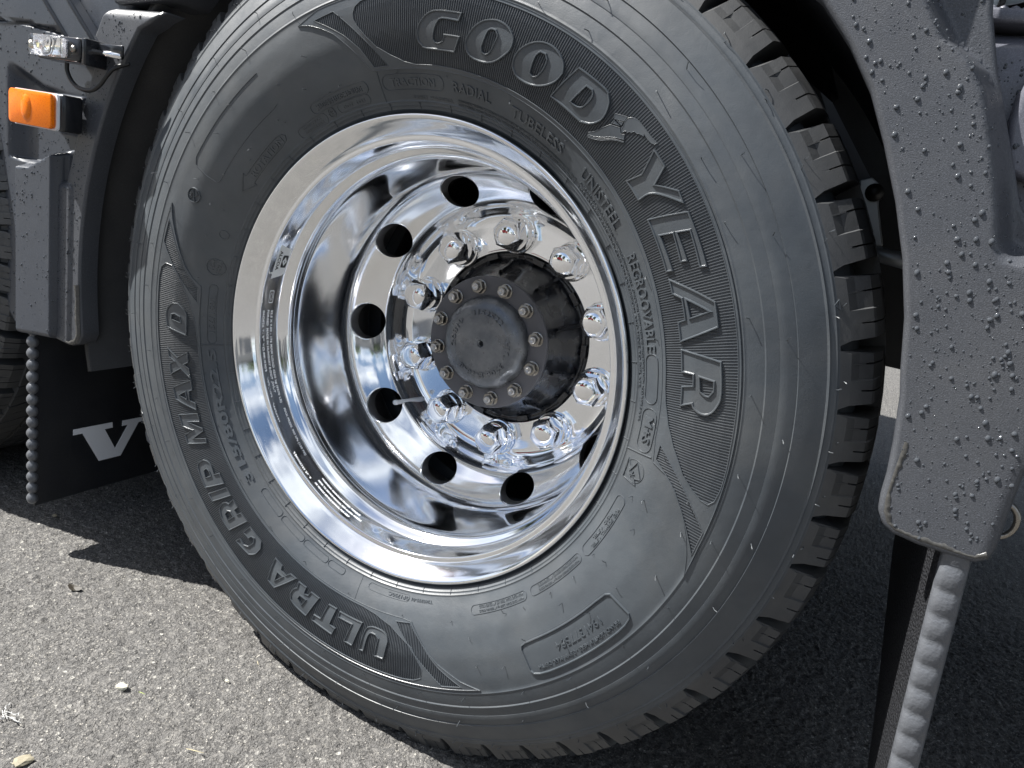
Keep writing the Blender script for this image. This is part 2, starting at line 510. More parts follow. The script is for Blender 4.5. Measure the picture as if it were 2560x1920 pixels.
def smooth_loop(lp, sharp_deg=38):
    """round the gentle corners of a traced loop by Catmull-Rom, keep the sharp ones"""
    n = len(lp); out = []
    P = [Vector((p[0], p[1])) for p in lp]
    shp = []
    for i in range(n):
        a = P[i] - P[i - 1]; b = P[(i + 1) % n] - P[i]
        ang = abs(math.degrees(a.angle(b))) if a.length > 0 and b.length > 0 else 0
        shp.append(ang > sharp_deg)
    for i in range(n):
        j = (i + 1) % n
        p0, p1, p2, p3 = P[i - 1], P[i], P[j], P[(j + 1) % n]
        if shp[i] and shp[j]:
            out.append((p1.x, p1.y)); continue
        if shp[i]: p0 = p1 - (p2 - p1)
        if shp[j]: p3 = p2 + (p2 - p1)
        k = max(2, int((p2 - p1).length / .003))
        for s in range(k):
            t = s / k
            q = .5 * ((2 * p1) + (p2 - p0) * t + (2 * p0 - 5 * p1 + 4 * p2 - p3) * t * t + (3 * p1 - p0 - 3 * p2 + p3) * t ** 3)
            out.append((q.x, q.y))
    return out
def area(lp): return .5 * sum(lp[i][0] * lp[(i + 1) % len(lp)][1] - lp[(i + 1) % len(lp)][0] * lp[i][1] for i in range(len(lp)))
def offset_loop(lp, d):
    """inward (d>0) offset of a closed loop with mitres"""
    s = 1 if area(lp) > 0 else -1
    n = len(lp); out = []
    for i in range(n):
        p = Vector((lp[i][0], lp[i][1])); a = Vector((lp[i - 1][0], lp[i - 1][1])); b = Vector((lp[(i + 1) % n][0], lp[(i + 1) % n][1]))
        e1 = (p - a).normalized(); e2 = (b - p).normalized()
        n1 = Vector((-e1.y, e1.x)) * s; n2 = Vector((-e2.y, e2.x)) * s
        m = n1 + n2
        if m.length < .2: m = n1
        m.normalize()
        c = max(m.dot(n1), .45)
        q = p + m * (d / c)
        out.append((q.x, q.y))
    return out
def map_uv(u, v, h): return surf(-math.degrees(u / REF), v, h)
def relief(name, loops, h, mat, parent, skirt=.0012, ridge=None, cell=.010):
    """raised plate with skirt walls; ridge=(width, extra height) adds a border bead"""
    loops = [resample(l, .004) for l in loops]
    bm = poly2mesh(loops, cell, cell)
    for v in bm.verts:
        v.co = Vector(map_uv(v.co.x, v.co.y, h))
    bmesh.ops.recalc_face_normals(bm, faces=bm.faces)
    for k, lp in enumerate(loops):
        prof_ = []
        if ridge:
            wd, eh = ridge
            sgn = 1 if k == 0 else -1
            L0 = offset_loop(lp, -wd * .35 * sgn)
            L1 = offset_loop(lp, wd * .10 * sgn); L2 = offset_loop(lp, wd * .55 * sgn); L3 = offset_loop(lp, wd * 1.0 * sgn)
            lay = [(L0, -skirt), (lp if False else offset_loop(lp, -wd * .1 * sgn), h + eh * .55), (L1, h + eh), (L2, h + eh * .95), (L3, h - .0003)]
        else:
            sgn = 1 if k == 0 else -1
            lay = [(offset_loop(lp, -.0006 * sgn), -skirt), (lp, h)]
        rings = []
        for L_, hh_ in lay:
            rings.append([bm.verts.new(map_uv(u, v, hh_)) for u, v in L_])
        for a, b in zip(rings[:-1], rings[1:]):
            for i in range(len(lp)):
                j = (i + 1) % len(lp)
                try: bm.faces.new((a[i], a[j], b[j], b[i]))
                except Exception: pass
    return bmo(name, bm, mat, parent, False)

DATA = {
 'G': [[[83.94,401.5],[84.26,393.0],[87.45,393.0],[88.21,389.6],[88.63,384.1],[88.87,378.1],[88.93,373.0],[88.55,370.6],[87.88,369.7],[87.22,371.4],[86.9,374.7],[86.82,378.6],[83.65,379.0],[84.45,363.0],[90.27,362.8],[91.28,365.4],[92.04,369.4],[92.26,374.6],[92.19,380.3],[91.87,386.3],[91.29,391.7],[90.32,397.3],[89.34,400.0],[88.14,401.1]]],
 'O': [[[78.54,402.9],[77.51,404.0],[76.28,403.3],[75.12,400.5],[74.2,395.6],[73.8,389.5],[73.9,381.6],[74.79,373.9],[76.01,366.7],[77.41,362.5],[78.95,360.9],[80.56,361.7],[81.67,364.9],[82.34,370.3],[82.47,376.3],[82.13,382.9],[81.49,390.2],[80.62,396.2],[79.61,400.4]],[[78.02,393.8],[77.36,393.7],[76.94,390.8],[76.89,387.1],[77.37,375.6],[77.76,371.6],[78.25,369.9],[78.95,370.9],[79.18,374.6],[79.09,378.4],[78.75,389.1],[78.5,392.2]]],
 'O.001': [[[69.67,402.0],[67.8,404.6],[65.98,402.5],[64.59,396.9],[63.9,388.6],[64.29,378.7],[65.67,369.5],[67.73,362.8],[69.81,360.7],[71.6,362.6],[72.68,368.5],[72.88,376.4],[72.4,386.2],[71.26,395.3]],[[68.8,393.5],[67.92,394.0],[67.36,390.5],[67.25,381.9],[67.8,373.2],[68.5,370.5],[69.13,371.8],[69.29,379.1],[69.25,388.9]]],
 'D': [[[62.17,402.5],[56.85,403.9],[56.08,402.0],[55.37,398.6],[54.97,395.1],[54.51,387.8],[54.47,379.7],[55.15,372.3],[56.03,367.7],[57.03,364.8],[57.95,363.8],[64.14,364.0]],[[59.54,393.2],[58.49,393.7],[58.06,390.9],[57.9,386.7],[58.08,380.1],[58.42,375.8],[59.03,373.6],[59.72,372.9],[60.38,373.0]]],
 'Y': [[[45.72,403.3],[42.84,403.5],[41.55,386.7],[38.97,404.5],[37.06,403.6],[40.58,380.6],[41.06,364.3],[44.82,363.5],[44.03,380.4]]],
 'E': [[[37.8,364.0],[35.87,404.4],[27.94,404.4],[28.13,397.1],[33.38,398.8],[33.83,387.0],[29.5,387.7],[29.67,380.6],[34.0,382.5],[34.54,369.9],[28.84,370.9],[28.99,363.6]]],
 'A': [[[27.86,364.3],[23.03,405.0],[19.52,404.8],[17.8,365.2],[20.98,365.0],[21.2,372.7],[24.43,373.0],[25.43,364.4]],[[24.07,377.9],[21.89,397.1],[21.36,378.7]]],
 'R': [[[16.72,365.6],[14.79,405.4],[10.22,406.3],[8.76,404.2],[7.45,398.8],[6.93,391.9],[7.14,384.3],[7.78,379.1],[8.3,377.8],[7.65,365.8],[10.83,365.8],[11.12,377.5],[12.8,377.4],[13.09,365.4]],[[12.46,384.3],[11.92,397.9],[10.61,397.9],[9.81,393.7],[9.88,390.0],[10.42,385.2]]],
 'D.001': [[[186.57,390.8],[184.2,392.4],[182.47,389.8],[181.18,381.0],[181.07,373.4],[181.85,365.9],[183.04,359.8],[184.82,358.9],[188.23,360.1]],[[184.73,382.3],[183.77,382.3],[183.56,377.5],[184.05,370.0],[185.34,368.5]]],
 'X': [[[191.07,392.1],[193.27,376.2],[192.06,359.6],[194.56,360.5],[194.97,366.9],[195.92,360.2],[198.31,360.3],[195.91,373.1],[196.96,391.6],[194.64,391.6],[194.12,382.6],[193.06,390.9]]],
 'A.001': [[[199.82,392.1],[198.66,359.9],[201.06,360.6],[201.27,366.2],[203.28,367.6],[204.19,360.4],[205.91,361.0],[202.4,391.0]],[[201.7,382.0],[201.25,372.4],[202.82,372.4]]],
 'M': [[[205.81,392.5],[206.63,360.6],[208.74,360.7],[208.01,378.4],[210.32,359.9],[211.03,359.8],[211.88,378.0],[212.83,359.8],[213.97,361.0],[212.53,391.8],[210.53,391.9],[209.99,377.0],[208.57,391.4]]],
 'P': [[[218.22,390.3],[217.3,385.2],[217.17,375.5],[217.89,370.0],[219.17,367.4],[221.27,368.8],[221.66,360.3],[224.38,360.9],[222.86,392.8]],[[219.44,381.4],[219.31,376.8],[220.09,374.8],[221.23,375.2],[220.99,383.7]]],
 'I': [[[224.28,392.7],[225.38,360.5],[227.66,360.3],[226.28,392.3]]],
 'R.001': [[[228.39,387.7],[227.89,378.4],[228.17,372.7],[228.96,369.7],[228.54,360.3],[230.88,360.9],[230.88,367.3],[232.05,367.5],[232.39,361.1],[234.94,360.6],[233.62,393.2],[230.55,392.8]],[[230.3,383.1],[230.05,377.8],[230.59,374.5],[231.92,374.8],[231.67,384.8]]],
 'G.001': [[[236.31,361.5],[240.77,361.5],[241.87,368.8],[241.76,380.3],[240.61,390.1],[238.98,391.7],[236.27,393.8],[236.66,384.8],[238.23,386.1],[239.27,381.7],[239.61,372.3],[239.02,367.4],[238.23,369.2],[238.11,374.0],[236.13,374.9]]],
 'A.002': [[[245.93,361.2],[248.45,362.0],[248.85,367.6],[250.52,368.4],[251.24,361.8],[253.11,361.6],[249.7,395.7],[247.44,393.6]],[[248.49,373.9],[250.0,373.6],[248.97,385.3]]],
 'R.002': [[[254.01,362.3],[256.35,361.8],[256.6,370.5],[257.66,369.0],[257.88,362.5],[260.44,362.9],[259.16,396.3],[256.04,394.4],[254.26,390.6],[253.6,383.6],[253.78,375.3],[254.39,370.7]],[[255.76,381.7],[255.94,376.7],[257.57,376.7],[257.16,386.4]]],
 'T': [[[263.15,362.2],[265.42,361.9],[265.03,385.3],[266.55,386.7],[266.16,397.7],[260.61,395.3],[260.78,386.1],[262.56,385.4]]],
 'L': [[[266.32,362.8],[272.58,362.7],[271.32,397.8],[269.2,396.8],[270.14,370.9],[266.39,370.8]]],
 'U': [[[272.94,398.0],[273.55,372.0],[274.13,364.6],[275.53,361.8],[277.84,362.7],[279.12,367.1],[279.61,373.5],[278.86,398.3],[276.63,398.0],[277.17,374.1],[276.31,371.0],[275.19,370.9],[274.65,375.3],[274.09,398.1]]],
 'e_body': [[[55.15,362.7],[54.33,367.8],[53.77,374.8],[52.97,383.9],[51.51,389.1],[50.75,385.9],[50.28,388.5],[49.78,384.7],[50.68,380.7],[51.72,375.5],[52.82,368.6],[54.07,363.2],[54.92,360.6]]],
 'e_sole': [[[54.84,360.1],[53.98,362.7],[52.71,367.8],[51.61,374.8],[50.72,379.4],[49.6,383.7],[49.48,382.7],[50.48,378.8],[51.44,373.7],[52.51,366.6],[53.78,361.3],[54.71,358.7]]],
 'e_cuff': [[[53.56,394.2],[51.78,401.1],[51.67,396.0],[53.08,390.0]]],
 'e_lace': [[[52.98,385.5],[52.94,389.2],[51.77,389.8]]],
 'e_lace.001': [[[52.69,390.8],[51.72,394.8],[51.58,391.4]]],
 'e_wing': [[[51.65,400.3],[51.38,403.1],[50.82,405.6],[50.01,406.8],[48.91,407.0],[47.38,407.2],[46.06,408.6],[46.16,405.8],[46.69,403.7],[47.51,403.1],[48.35,403.3],[48.06,401.8],[48.83,399.6],[49.05,398.0],[49.56,397.2],[49.7,394.4],[50.04,393.4],[50.16,391.1],[50.48,391.4],[50.78,387.2],[51.24,389.0],[51.34,392.6],[51.61,396.4]]],
}
def keep_r(lp): return lp
# raised smooth frames and ribbed fields
def arc(r, t0, t1, step=2.0):
    n = max(1, int(abs(t1 - t0) / step))
    return [(t0 + (t1 - t0) * i / n, r) for i in range(n + 1)]
good_panel = [(105.0, 399.5), (104.94, 406.2), (104.4, 412.0), (103.3, 416.0), (101.1, 418.5)] + arc(420.5, 98, 3, 2.5) + [(0, 421.5), (-3.0, 421.5), (-4.8, 419.5), (-5.6, 415), (-5.4, 406.9), (-4.6, 396.7), (-3.0, 383), (.7, 365.6), (4.0, 355.5), (7.5, 349.6)] + arc(347.8, 10, 90, 2.5) + [(93.1, 347.4), (95.5, 350.2), (98.4, 357.5), (101.1, 367), (102.9, 378.5), (104.35, 390.5)]
good_frame = [(116.5, 417.2)] + arc(423.8, 112, -12, 2.5) + [(-17.0, 426.4), (-13.9, 416.9), (-11.4, 407.6), (-8.6, 394.5), (-5.9, 378.8), (-4.1, 363.4), (-3.2, 347.4)] + arc(343.2, 1, 102, 2.5) + [(103.5, 344.8), (105.2, 359.3), (107.4, 375.2), (109.7, 391), (112.2, 403), (114.2, 410.7)]
tri1 = [(112.9, 413.4), (108.9, 414.2), (99.4, 347.2), (102.5, 347.2), (104.7, 367.8), (107.46, 385.8), (110.4, 401.0)]
tri2 = [(.15, 351.0), (-9.7, 420.8), (-13.4, 421.2), (-10.8, 407.6), (-7.9, 391.4), (-5.2, 374.9), (-2.5, 350.5)]
ult_panel = [(173.3, 389.2), (173.3, 400.3), (174.3, 407), (176.2, 409)] + arc(409.0, 179, 215, 2.5) + [(225, 410), (235, 411.5), (245, 413.5), (255, 415), (265, 416), (275, 416.8), (283, 417), (285.6, 415.5), (287.2, 411), (287.6, 399), (285.3, 374.8), (279.5, 354.3), (275, 347), (271.5, 344.6)] + arc(344.6, 268, 192, 2.5) + [(189.1, 345), (184.5, 348), (180.7, 354.8), (178.1, 363.3), (175.3, 375.5)]
ult_frame = [(161.2, 412.3)] + arc(414.0, 166, 205, 2.5) + [(220, 415.5), (240, 418), (260, 420.2), (280, 421.5), (299.3, 421.6), (295.7, 409.9), (291.3, 389.5), (287.7, 366.4), (284.6, 343.6)] + arc(341.6, 282, 178, 2.5) + [(175.95, 342.5), (174.7, 353.8), (172.5, 367.6), (168.2, 385.6), (164.1, 403.2)]
tri3 = [(164.53, 408.7), (169.05, 409.6), (179.96, 345.4), (176.6, 346.2), (173.3, 366.8), (169.3, 385.7), (166.0, 400.9)]
tri4 = [(280.8, 347.3), (284.3, 345.6), (287.24, 364.7), (291.18, 394.0), (295.5, 417.0), (291.57, 417.5)]
for fr, holes in ((good_frame, (good_panel, tri1, tri2)), (ult_frame, (ult_panel, tri3, tri4))):
    relief('sidewall_frame', [to_uv(fr)] + [to_uv(h) for h in holes], .0011, M['rubber_plate'], tyre, ridge=(.0011, .0005))
def ribs(lp, pitch_deg=.40, height=.0010):
    """radial ribs clipped to a loop"""
    uv = [(t, r / 1000.0) for t, r in lp]
    ts = [t for t, r in uv]
    V = []; F = []
    t = min(ts) + .15
    n = len(uv)
    while t < max(ts):
        xs = []
        for i in range(n):
            (a, ra), (b, rb) = uv[i], uv[(i + 1) % n]
            if (a <= t < b) or (b <= t < a):
                xs.append(ra + (rb - ra) * (t - a) / (b - a))
        xs.sort()
        for r0, r1 in zip(xs[::2], xs[1::2]):
            if r1 - r0 < .002: continue
            k = max(1, int((r1 - r0) / .009))
            base = len(V)
            for j in range(k + 1):
                r = r0 + (r1 - r0) * j / k
                w_ = pitch_deg * .34 * .385 / r
                V += [surf(t - w_, r, -.0002), surf(t - w_ * .35, r, height), surf(t + w_ * .35, r, height), surf(t + w_, r, -.0002)]
            for j in range(k):
                for s in range(3):
                    o = base + j * 4 + s
                    F.append((o, o + 1, o + 5, o + 4))
        t += pitch_deg
    return V, F
for lp in (good_panel, tri1, tri2, ult_panel, tri3, tri4):
    V, F = ribs(lp)
    rb = pyd('sidewall_ribs', V, F, M['rubber_rib'], tyre); rb['kind'] = 'stuff'
for nme, loops in DATA.items():
    if nme.startswith('e_'):
        relief('winged_foot_emblem', [smooth_loop(to_uv(l), 30) if nme in ('e_wing', 'e_sole', 'e_body') else to_uv(l) for l in loops], .0017, M['rubber_plate'], tyre, ridge=(.0008, .0002))
    else:
        L2 = [smooth_loop(to_uv(l)) for l in loops]
        big = nme in ('G', 'O', 'O.001', 'D', 'Y', 'E', 'A', 'R')
        relief('raised_letter', L2, .0015, M['rubber_plate'], tyre, ridge=(.0021 if big else .0017, .0016))

# small moulded writing
def text_mesh(s, res=2, extr=1.0, bold=0.0):
    cu = bpy.data.curves.new('t', 'FONT')
    cu.body = s; cu.size = 1; cu.resolution_u = res; cu.extrude = extr; cu.offset = bold
    ob = bpy.data.objects.new('t', cu)
    COL.objects.link(ob)
    dg = bpy.context.evaluated_depsgraph_get()
    m = bpy.data.meshes.new_from_object(ob.evaluated_get(dg))
    bpy.data.objects.remove(ob)
    bpy.data.curves.remove(cu)
    return m
def moulded(s, t0, t1, r0, r1, h=.0009, name='moulded_text', mat='rubber_plate', bold=.012, fn=None, parent=None):
    m = text_mesh(s, 2, 1.0, bold)
    xs = [v.co.x for v in m.vertices]; ys = [v.co.y for v in m.vertices]
    x0, x1, y0, y1 = min(xs), max(xs), min(ys), max(ys)
    for v in m.vertices:
        t = t0 + (t1 - t0) * (v.co.x - x0) / (x1 - x0)
        r = r0 + (r1 - r0) * (v.co.y - y0) / (y1 - y0)
        hh_ = h if v.co.z > 0 else -.0004
        v.co = Vector((fn or surf)(t, r, hh_))
    m.name = name
    o = link(name, m, M[mat], parent or tyre)
    return o
def bead_path(pts, name='moulded_outline', wd=.0011, h=.0008, closed=True, mat='rubber_plate', parent=None):
    """thin raised line along (th, r_mm) points"""
    uv = resample(to_uv(pts), .004, closed)
    n = len(uv); V = []; F = []
    for i in range(n):
        p = uv[i]
        a = uv[i - 1] if (closed or i) else uv[i]; b = uv[(i + 1) % n] if (closed or i < n - 1) else uv[i]
        d = Vector((b[0] - a[0], b[1] - a[1])).normalized(); nn = Vector((-d.y, d.x)) * wd * .5
        V += [map_uv(p[0] + nn.x, p[1] + nn.y, -.0003), map_uv(p[0] + nn.x * .4, p[1] + nn.y * .4, h), map_uv(p[0] - nn.x * .4, p[1] - nn.y * .4, h), map_uv(p[0] - nn.x, p[1] - nn.y, -.0003)]
    for i in range(n if closed else n - 1):
        j = (i + 1) % n
        for s in range(3): F.append((i * 4 + s, j * 4 + s, j * 4 + s + 1, i * 4 + s + 1))
    return pyd(name, V, F, M[mat], parent or tyre)
def capsule(t0, t1, r0, r1):
    """rounded outline between two angles and radii"""
    rc = (r0 + r1) / 2; rad = (r1 - r0) / 2; da = math.degrees(rad / rc)
    if t0 < t1: t0, t1 = t1, t0
    pts = arc(r1, t0 - da, t1 + da)
    pts += [(t1 + da - da * math.sin(a), rc + rad * math.cos(a)) for a in [math.pi * i / 8 for i in range(1, 8)]]
    pts += arc(r0, t1 + da, t0 - da)
    pts += [(t0 - da + da * math.sin(a), rc - rad * math.cos(a)) for a in [math.pi * i / 8 for i in range(1, 8)]]
    return pts
def circ(t, r, rad, n=28):
    return [(t + math.degrees(rad / r * math.cos(2 * math.pi * i / n)), r + rad * math.sin(2 * math.pi * i / n)) for i in range(n)]
mm = .001
moulded('TRACTION', 100.0, 89.3, 326.6 * mm, 334.5 * mm)
bead_path(capsule(102.0, 87.2, 322.8, 338.0))
moulded('RADIAL', 85.0, 76.0, 325.3 * mm, 335 * mm, .0013)
moulded('TUBELESS', 71.0, 57.6, 323.5 * mm, 334.3 * mm, .0013)
moulded('UNISTEEL', 52.0, 39.7, 323.8 * mm, 334.9 * mm, .0014)
moulded('REGROOVABLE', 34.3, 16.3, 324.0 * mm, 335.6 * mm, .0014)
bead_path(capsule(15.8, 6.6, 322.5, 337.5))
moulded('M+S', 4.2, -.8, 326.5 * mm, 337.0 * mm, .0014)
bead_path(capsule(5.8, -2.6, 322.3, 340.2))
moulded('SAFETY  WARNING:', 95.2, 85.3, 314.0 * mm, 317.0 * mm, .0006)
moulded('SERIOUS INJURY MAY RESULT FROM EXPLOSION OF TYRE/RIM ASSEMBLY DUE TO IMPROPER MOUNTING/OVERLOADING/UNDERINFLATION.  FOLLOW', 83.9, 52.2, 315.6 * mm, 318.4 * mm, .0007)
moulded('SAME SIZE.  DEMAND TYRE LABEL INFORMATION IN VEHICLE.  CHECK INFLATION PRESSURE FREQUENTLY WITH ACCURATE GAUGE.', 51.2, 2.6, 317.0 * mm, 320.0 * mm, .0007)
moulded('NEVER MOUNT ON DAMAGED RIM. USE TYRE LUBRICANT ON BEADS AND RIM. DO NOT EXCEED SEATING PRESSURE.', 83.9, 52.2, 311.9 * mm, 314.6 * mm, .0007)
moulded('USE SAFETY CAGE AND CLIP-ON EXTENSION AND HOSE TO INFLATE.', 51.2, 9.0, 312.8 * mm, 315.6 * mm, .0007)
moulded('156/150L', 187.2, 177.6, 323.2 * mm, 330.2 * mm, .0012)
bead_path(capsule(190.0, 174.8, 321.8, 332.0))
moulded('315/80R22.5', 227.2, 191.4, 322.8 * mm, 333.2 * mm, .0016, bold=.03)
bead_path(circ(170.33, 328.3, 11.6), wd=.0018, h=.0014)
moulded('154', 171.3, 168.6, 329.6 * mm, 335.4 * mm, .0012)
moulded('150M', 171.9, 168.3, 321.5 * mm, 327.3 * mm, .0012)
bead_path(circ(161.7, 328.3, 5.8))
# round casting mark with rays
bead_path(circ(156.9, 382.0, 9.6), wd=.0022, h=.0020)
for k in range(7):
    a = math.pi * (.15 + .7 * k / 6)
    bead_path([(156.9 + math.degrees(3.4 / 382 * math.cos(a)), 382 + 3.4 * math.sin(a)), (156.9 + math.degrees(7.6 / 382 * math.cos(a)), 382 + 7.6 * math.sin(a))], 'moulded_mark', .0015, .0016, False)
bead_path([(158.1, 378), (155.7, 386.2)], 'moulded_mark', .0016, .0018, False)
bead_path([(157.9, 376.5), (157.2, 381), (156.3, 376.2), (155.8, 379.6)], 'moulded_mark', .0013, .0016, False)
moulded('MADE IN LUXEMBOURG', 120.0, 107.4, 327.6 * mm, 333.2 * mm, .0010)
bead_path(capsule(121.5, 105.8, 325.0, 336.6))
moulded('0016926', 126.3, 120.6, 318.9 * mm, 322.2 * mm, .0006)
moulded('+025517R2', 126.6, 120.3, 314.2 * mm, 317.6 * mm, .0006)
bead_path(capsule(128.0, 119.0, 312.6, 323.8), h=.0006)
bead_path(circ(117.2, 319.4, 5.0))
moulded('98', 118.0, 116.4, 316.9 * mm, 321.9 * mm, .0009)
bead_path(capsule(115.4, 106.4, 314.6, 324.0), h=.0006)
moulded('DOT  1523', 113.8, 107.8, 317.2 * mm, 320.8 * mm, .0006)
moulded('ROTATION', 144.5, 132.2, 323.6 * mm, 331.3 * mm, .0010)
bead_path([(149.5, 327.8), (145.6, 337.6), (145.6, 333.4), (133.5, 333.4), (131.6, 331.6), (130.9, 327.8), (131.6, 324.0), (133.5, 322.1), (145.8, 322.1), (145.9, 318.4)], h=.0010)
bead_path([(128.3, 402.6)] + arc(402.6, 130, 150) + [(151.3, 398.0), (151.6, 377), (151.4, 360.5), (150.6, 357.4)] + arc(356.8, 149.5, 129, 3) + [(127.7, 358.5)], h=.0007, wd=.0010, closed=False)
bead_path(capsule(347.4, 332.4, 322.8, 335.0), h=.0007)
moulded('PLIES  SIDEWALL  1 STEEL', 344.8, 334.8, 330.0 * mm, 333.4 * mm, .0008)
moulded('TREAD   4 STEEL', 343.2, 336.2, 325.2 * mm, 328.6 * mm, .0008)
for c0, c1 in ((331.4, 316.4), (315.2, 300.1)):
    bead_path(capsule(c0, c1, 323.6, 333.8), h=.0007)
    moulded('MAX LOAD %s kPa COLD' % ('SINGLE 4000 kg AT 850' if c0 > 320 else 'DUAL 3350 kg AT 850'), c0 - .9, c1 + 2.2, 328.9 * mm, 332.2 * mm, .0007, bold=.0)
    moulded('MAX LOAD %s PSI COLD' % ('SINGLE 8820 LBS AT 123' if c0 > 320 else 'DUAL 7390 LBS AT 123'), c0 - .9, c1 + 2.2, 324.6 * mm, 327.9 * mm, .0007, bold=.0)
bd = [(332.2, 380.5), (332.4, 408), (331.9, 412.4), (330.6, 414.6)] + arc(415.3, 329, 314, 3) + [(312.2, 414.6), (311.0, 412.2), (310.6, 408), (310.5, 382), (310.8, 378.2), (311.8, 376.6)] + arc(376.0, 314, 329, 3) + [(331.4, 377.2)]
bead_path(bd, wd=.0026, h=.0019)
moulded('BRAND LIGHTLY HERE - 0.8MM MAX. DEPTH', 330.2, 312.4, 405.0 * mm, 409.6 * mm, .0009)
moulded('1941377594', 327.6, 317.4, 388.5 * mm, 398.0 * mm, .0010, bold=-.005)
moulded('GP1790C', 282.6, 276.6, 317.6 * mm, 321.6 * mm, .0009)
moulded('T360399-01', 289.2, 283.3, 317.8 * mm, 321.4 * mm, .0009)
bead_path(capsule(282.6, 270.6, 315.6, 323.4), h=.0005)
# mountain and snowflake
bead_path(circ(353.2, 329.5, 12.4), h=.0006, wd=.0009)
bead_path([(350.9, 318.9), (350.9, 337.0), (351.9, 333.4), (352.4, 340.2), (355.0, 330.4), (352.6, 324.0)], 'moulded_mark', .0013, .0013, False)
bead_path([(350.9, 318.9), (354.9, 318.2), (353.9, 322.4)], 'moulded_mark', .0013, .0013, False)
for k in range(3):
    a = math.pi * k / 3 + .2
    dx = 3.6 * math.cos(a); dr = 3.6 * math.sin(a)
    bead_path([(352.4 - math.degrees(dx / 328), 328.4 - dr), (352.4 + math.degrees(dx / 328), 328.4 + dr)], 'moulded_mark', .0013, .0013, False)
for c0, c1 in ((230.6, 239.3), (239.9, 248.4), (248.8, 257.2), (257.6, 262.9)):
    bead_path(capsule(c1, c0, 316.4, 324.2), h=.0007)
bead_path([(268.0, 311.4), (268.6, 342.4)], 'moulded_mark', .0008, .0004, False)
bead_path([(190.3, 341.6), (190.3, 311.5)], 'moulded_mark', .0014, .0011, False)
bead_path([(356.5, 311.4), (357.3, 344.0)], 'moulded_mark', .0014, .0011, False)
bead_path([(102.5, 342.5), (102.7, 311.8)], 'moulded_mark', .0010, .0008, False)
bead_path([(20.9, 510.0), (19.9, 510.0), (20.4, 506.0)], 'wear_mark', .0012, .0010)
bead_path([(284.0, 508.0), (283.1, 508.0), (283.5, 504.5)], 'wear_mark', .0012, .0010)
bead_path([(204.5, 508.0), (203.6, 508.0), (204.0, 504.5)], 'wear_mark', .0012, .0010)
for k in range(45):
    t = 286.03 + 8.0 * k
    bead_path([(t, 303.0), (t, 310.6)], 'bead_tick', .0011, .0013, False)

# moulding hairs (vent spews), bent a little
V = []; F = []
def hair(th, r, ln, rad=.00050):
    rr = random.Random(int(th * 77 + r * 1e5))
    t1, t2 = rr.uniform(-1.2, 1.2), rr.uniform(-1.2, 1.2)
    p0 = Vector(surf(th, r, -.0004)); p1 = Vector(surf(th + math.degrees(t1 * .0012 / r), r + t2 * .001, ln * .6)); p2 = Vector(surf(th + math.degrees(t1 * .0032 / r), r + t2 * .003, ln))
    b = len(V)
    for p, k in ((p0, 1), (p1, 1), (p2, 1.25)):
        for a in range(4):
            V.append(tuple(p + Vector((math.cos(a * math.pi / 2) * rad * k, 0, math.sin(a * math.pi / 2) * rad * k))))
    for s in range(2):
        for a in range(4):
            F.append((b + s * 4 + a, b + s * 4 + (a + 1) % 4, b + s * 4 + 4 + (a + 1) % 4, b + s * 4 + 4 + a))
    F.append((b + 8, b + 9, b + 10, b + 11))
hr = random.Random(11)
for k in range(34):
    hair(k * 360 / 34 + hr.uniform(-1.5, 1.5), .433 + hr.uniform(-.003, .003), hr.uniform(.004, .007))
for k in range(30):
    hair(k * 12 + 4 + hr.uniform(-1.5, 1.5), .466 + hr.uniform(-.002, .002), hr.uniform(.004, .008))
for t in list(range(108, 172, 9)) + list(range(298, 356, 7)):
    hair(t + hr.uniform(-2, 2), .393 + hr.uniform(-.02, .02), hr.uniform(.004, .0065))
    hair(t + 3 + hr.uniform(-2, 2), .350 + hr.uniform(-.01, .01), hr.uniform(.003, .0055))
for k in range(26):
    hair(k * 360 / 26 + 3 + hr.uniform(-2, 2), .3385 + hr.uniform(-.001, .001), hr.uniform(.002, .004))
for b in bounds:
    hair(b - 3.5, .512, .004); hair(b - 4.4, .506, .0045)
hs_ = pyd('moulding_hairs', V, F, M['rubber'], tyre); hs_['kind'] = 'stuff'

# ------------------------------------------------------------- rim
RP = [(.2830, .030), (.2870, .0135), (.2950, .0085), (.2985, .0065), (.2993, .0035), (.2985, .0010), (.2965, .0000), (.2940, .0012), (.2915, .0040), (.2885, .0078), (.2840, .0135), (.2800, .0188),
      (.2777, .0222), (.2765, .0236), (.2735, .0240), (.2712, .0246), (.2704, .0258), (.2702, .0275), (.2698, .0340), (.2692, .0450), (.2686, .0540), (.2678, .0580), (.2650, .0610),
      (.2610, .0645), (.2580, .0680), (.2562, .0720), (.2556, .0760), (.2560, .0800), (.2580, .0850), (.2604, .0895), (.2622, .0935), (.2632, .100), (.2640, .115), (.2645, .140), (.2645, .165), (.2640, .183), (.2627, .1950), (.2598, .2060), (.2545, .2155), (.2475, .2240),
      (.2400, .2317), (.2325, .2388), (.2252, .2447), (.2188, .2500), (.2138, .2555), (.2102, .2630),
      (.2077, .2720), (.2062, .2810), (.2040, .2890), (.2008, .2945), (.1960, .2980), (.1900, .2996), (.1850, .3000), (.1700, .3000), (.1450, .3000), (.1415, .3000), (.1405, .3010), (.1405, .322)]
